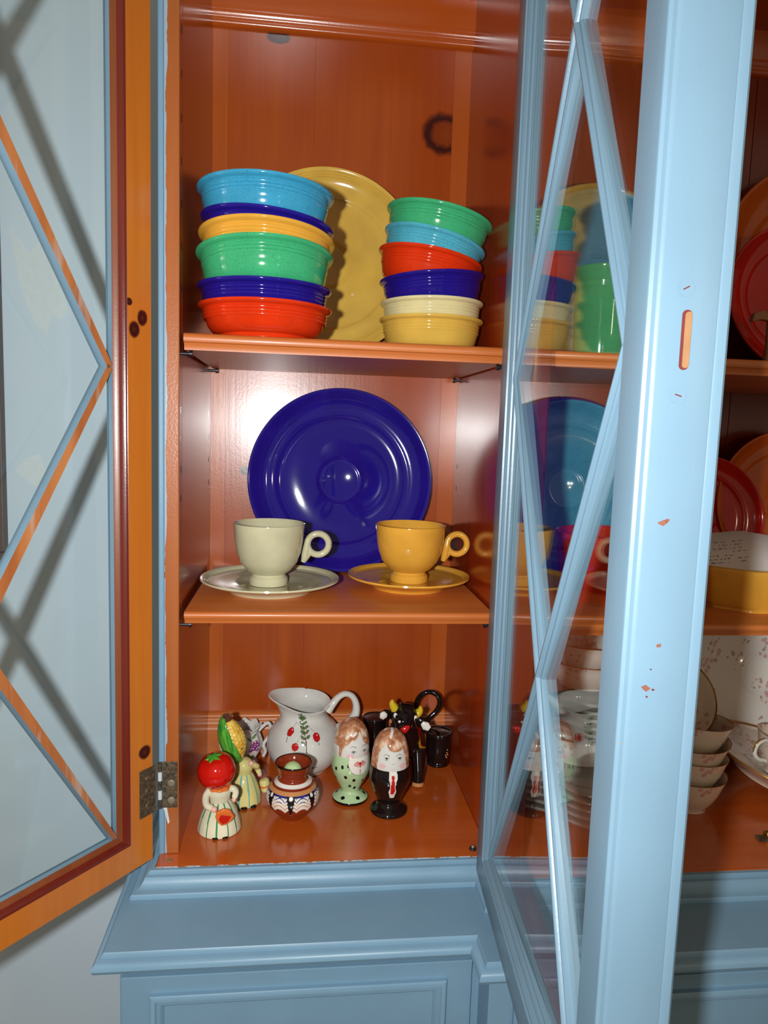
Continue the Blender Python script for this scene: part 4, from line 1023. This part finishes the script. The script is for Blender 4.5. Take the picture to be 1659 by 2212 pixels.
c, r = lean(0.150, 0.825, ZC1, math.radians(8), 0.200)
plate('serving_plate', 0.150, G_ORANGE, 'large burnt orange plate at the back right of the top shelf', c, r)
c, r = lean(0.098, 0.748, ZC1, math.radians(11), 0.135)
plate('salad_plate', 0.098, G_DRED, 'red plate behind a small wooden stand, in front of the burnt orange plate', c, r)
t = thing('plate_stand', 'small turned wooden stand in front of the red plate', 'stand', (0.6750, 0.082, ZC1))
MB().box(-.022, .022, -.020, .020, 0, .006, WOODSTAND).build('stand_foot', t, bevel=.001)
MB().tube([(0, 0, .006), (0, 0, .030), (0, 0, .060)], [.006, .0042, .0050], WOODSTAND, 14).build('stand_post', t, smooth=50)
MB().prism([(-.026, .058), (-.024, .068), (-.012, .072), (0, .066), (.012, .072), (.024, .068), (.026, .058), (.014, .061), (0, .059), (-.014, .061)], -.004, .004, WOODSTAND, 'xzy').build('stand_bar', t, bevel=.001)
c, r = lean(0.1215, 0.487, ZC2, math.radians(8), 0.205)
plate('dinner_plate', 0.1215, G_TURQ2, 'turquoise plate on the middle shelf, seen through the door glass', c, r)
def deep_bowl(R, H):
    return [(0, .004), (.55 * R, .003), (.60 * R, 0), (.66 * R, 0), (.70 * R, .006), (.86 * R, .022), (.94 * R, H * .6), (.97 * R, H - .008), (1.0 * R, H - .006), (1.0 * R, H - .001), (.98 * R, H), (.955 * R, H - .002), (.92 * R, H * .55), (.80 * R, .022), (.5 * R, .008), (0, .007)]
tag(MB().lathe(deep_bowl(0.062, 0.082), G_RED, 96).build('deep_bowl', None, (0.487, 0.075, ZC2), smooth=40), 'orange-red deep bowl in front of the turquoise plate behind the blue door', 'bowl')
c, r = lean(0.086, 0.672, ZC2, math.radians(8), 0.188)
plate('salad_plate', 0.086, G_DRED, 'red plate standing behind the yellow dish with the note', c, r)
c, r = lean(0.105, 0.800, ZC2, math.radians(8), 0.200)
plate('dinner_plate', 0.105, G_ORANGE, 'tan orange plate at the right edge behind the standing red plate', c, r)
# yellow octagonal dish with a paper note in it
def dish():
    o = [(-1, -.62), (-.62, -1), (.62, -1), (1, -.62), (1, .62), (.62, 1), (-.62, 1), (-1, .62)]
    o2 = []
    for i in range(8):      # rounded corners
        p, a, b = Vector(o[i]), Vector(o[i - 1]), Vector(o[(i + 1) % 8])
        for s_ in (.10, .06, .02): o2.append(p + (a - p).normalized() * s_)
        for s_ in (.02, .06, .10): o2.append(p + (b - p).normalized() * s_)
    lv = [(.88, 0), (.90, 0), (.90, .003), (.94, .008), (.975, .038), (1.0, .044), (1.0, .049), (.97, .050), (.945, .046), (.91, .010), (.86, .006)]
    mb = MB(); vs = []; n_ = len(o2); fs = []
    for k, z in lv:
        for p in o2: vs.append((p.x * .096 * k, p.y * .085 * k, z))
    for i in range(len(lv) - 1):
        for j in range(n_):
            q = (j + 1) % n_; fs.append((i * n_ + j, i * n_ + q, (i + 1) * n_ + q, (i + 1) * n_ + j))
    fs.append(tuple(range(n_ - 1, -1, -1))); fs.append(tuple((len(lv) - 1) * n_ + j for j in range(n_)))
    return tag(mb.add(vs, fs, G_YEL).build('baking_dish', None, (0.690, 0.084, ZC2), smooth=35), 'yellow eight-sided dish with a paper note standing in it', 'dish')
dish()
t = thing('paper_note', 'white folded paper note with handwritten lines in the yellow dish', 'note', (0.668, 0.090, ZC2 + .0075), (-.42, -.09, 0))
vs = []; fs = []
for i in range(9):
    x = -.066 + .132 * i / 8; yb = .012 * math.cos(x * 22)
    vs += [(x, yb, 0), (x, yb, .080 if x < .03 else .080 - (x - .03) * .35)]
for i in range(8): fs.append((2 * i, 2 * i + 2, 2 * i + 3, 2 * i + 1))
sh = MB().add(vs, fs, PAPER).build('paper_sheet', t, smooth=60); sh.modifiers.new('thick', 'SOLIDIFY').thickness = .0003
random.seed(3); mb = MB()
for row, z in enumerate((.066, .0615, .057, .0525, .048, .0435, .039)):
    x = -.055
    while x < .03:
        L = random.uniform(.003, .009)
        if random.random() < .78:
            for k in range(int(L / .0012)):
                xx = x + k * .0012; yb = .012 * math.cos(xx * 22) - .0005; h_ = random.choice((.0006, .0009, .0014))
                mb.box(xx, xx + .0007, yb - .0002, yb, z, z + h_ * 1.4, INK)
        x += L + .002
w_ = mb.build('handwriting', t); w_['kind'] = 'stuff'
# glass plates and china bowls stacked behind the door
def sq_plate(R, z, m, label, x, y, wav=True):
    lv = [(.70, 0), (.74, 0), (.76, .0016), (.97, .0056), (.99, .0052), (1.0, .0062), (1.0, .0082), (.99, .0090), (.97, .0086), (.74, .0036), (.70, .0030)]
    vs = []; fs = []; n_ = 96
    for k, h in lv:
        for j in range(n_):
            a = 2 * PI * j / n_; sq = 1 / (abs(math.cos(a)) ** 4 + abs(math.sin(a)) ** 4) ** .25
            rr = R * k * (sq * (1 - .035 * math.cos(8 * a) * k)); vs.append((rr * math.sin(a + PI / 4 + .06), -rr * math.cos(a + PI / 4 + .06), h))
    for i in range(len(lv) - 1):
        for j in range(n_):
            q = (j + 1) % n_; fs.append((i * n_ + j, i * n_ + q, (i + 1) * n_ + q, (i + 1) * n_ + j))
    fs.append(tuple(range(n_ - 1, -1, -1))); fs.append(tuple((len(lv) - 1) * n_ + j for j in range(n_)))
    return tag(MB().add(vs, fs, m).build('glass_plate', None, (x, y, z), smooth=40), label, 'plate', 'glass plates stacked behind the blue door')
ords = ['lowest', 'second', 'third', 'fourth', 'fifth', 'sixth', 'seventh', 'eighth', 'ninth', 'tenth']
SX, SY = 0.488, 0.116
zz = 0.0
for k in range(5):
    sq_plate(.094, zz, CRYSTAL, ords[k] + ' square glass plate from the cabinet floor behind the blue door', SX, SY); zz += .0094
def china(name, pr, m, label, loc, rot=(0, 0, 0), cat='bowl', group=None, gold=True, seg=96, df=None):
    zt = max(z for r_, z in pr)
    def mf(a, z, r_, i): return P_GOLD if (gold and abs(z - zt) < .0012) else None
    return tag(MB().lathe(pr, m, seg, mf, df).build(name, None, loc, rot, smooth=45), label, cat, group)
def cbowl(R, H): return [(0, .003), (.48 * R, .003), (.52 * R, 0), (.57 * R, 0), (.60 * R, .004), (.82 * R, H * .35), (.93 * R, H * .75), (.985 * R, H - .0012), (1.0 * R, H - .0004), (.985 * R, H), (.96 * R, H - .001), (.90 * R, H * .72), (.78 * R, H * .36), (.5 * R, .006), (0, .0055)]
china('china_bowl', cbowl(.060, .040), FLORAL, 'white floral china bowl between the two glass plate stacks behind the blue door', (SX, SY, zz), group='floral china bowls behind the blue door'); zz += .0408
for k in range(6):
    sq_plate(.068, zz, CRYSTAL, ords[k] + ' plate of the upper glass stack, above the floral bowl behind the blue door', SX, SY); zz += .0094
china('china_bowl', cbowl(.058, .036), FLORAL, 'white floral china bowl on top of the upper glass plates', (SX, SY, zz), group='floral china bowls behind the blue door'); zz += .0230
china('china_bowl', cbowl(.053, .036), FLORAL, 'topmost white floral china bowl, nested in another, near the shelf above', (SX, SY, zz), group='floral china bowls behind the blue door')
# right part of the middle bay floor
c, r = lean(0.120, 0.795, 0.0, math.radians(9), 0.200)
gp = plate_prof(0.120)
china('china_platter', [(r_, z) for r_, z in gp if not (.86 * .12 < r_ < .96 * .12 and z > .015)], FLORAL, 'large white floral china plate standing upright at the back right', c, r, 'plate', gold=False)
def china_cup(label, loc, rot=(0, 0, 0), R=.044, H=.046, group='stacked floral cups'):
    t = thing('china_cup', label, 'cup', loc, rot, group)
    pr = [(0, .003), (.40 * R, .003), (.44 * R, 0), (.50 * R, 0), (.50 * R, .004), (.66 * R, .012), (.82 * R, .026), (.94 * R, H - .006), (.995 * R, H - .0008), (1.0 * R, H), (.975 * R, H - .0004), (.90 * R, H - .007), (.76 * R, .024), (.56 * R, .010), (0, .007)]
    MB().lathe(pr, FLORAL2, 96, lambda a, z, r_, i: P_GOLD if abs(z - H) < .0010 else None).build('cup_body', t, smooth=45)
    hd = catmull([(.88 * R, 0, H - .008), (1.12 * R, 0, H - .004), (1.36 * R, 0, H - .010), (1.38 * R, 0, H - .022), (1.18 * R, 0, H - .030), (.86 * R, 0, .018)], 6)
    MB().tube(hd, .0026, G_WHITE, 12).build('handle', t, smooth=60)
    MB().tube([Vector(p) * 1.0 + Vector((.0020, 0, .0012)) for p in hd[4:26]], .0012, P_GOLD, 8).build('gilt_line', t, smooth=60)
    return t
CX, CY = 0.612, 0.068
zz = 0.0
zz = .0004
for k in range(4):
    china_cup(['bottom', 'second', 'third', 'fourth'][k] + ' floral cup in the stack just right of the blue door', (CX, CY, zz), (0, math.radians((0, 3, -3, 4)[k]), .62 if k == 3 else 1.2))
    zz += .0225
china('china_bowl', cbowl(.050, .040), FLORAL2, 'floral china bowl tipped on its side on top of the cup stack', (CX - .014, CY + .050, zz + .026), (math.radians(62), 0.2, 0), cat='bowl')
china('china_dish', saucer_prof(0.098, 0.028), FLORAL2, 'large gilt edged floral china plate with a cup on it', (0.756, 0.100, 0.018), (0.10, 0.22, 0), cat='plate')
china_cup('white floral cup with gilt handle on the large floral plate', (0.750, 0.085, 0.0285), (-.10, -.20, PI + .25), R=.045, H=.050, group='cup on the large plate')
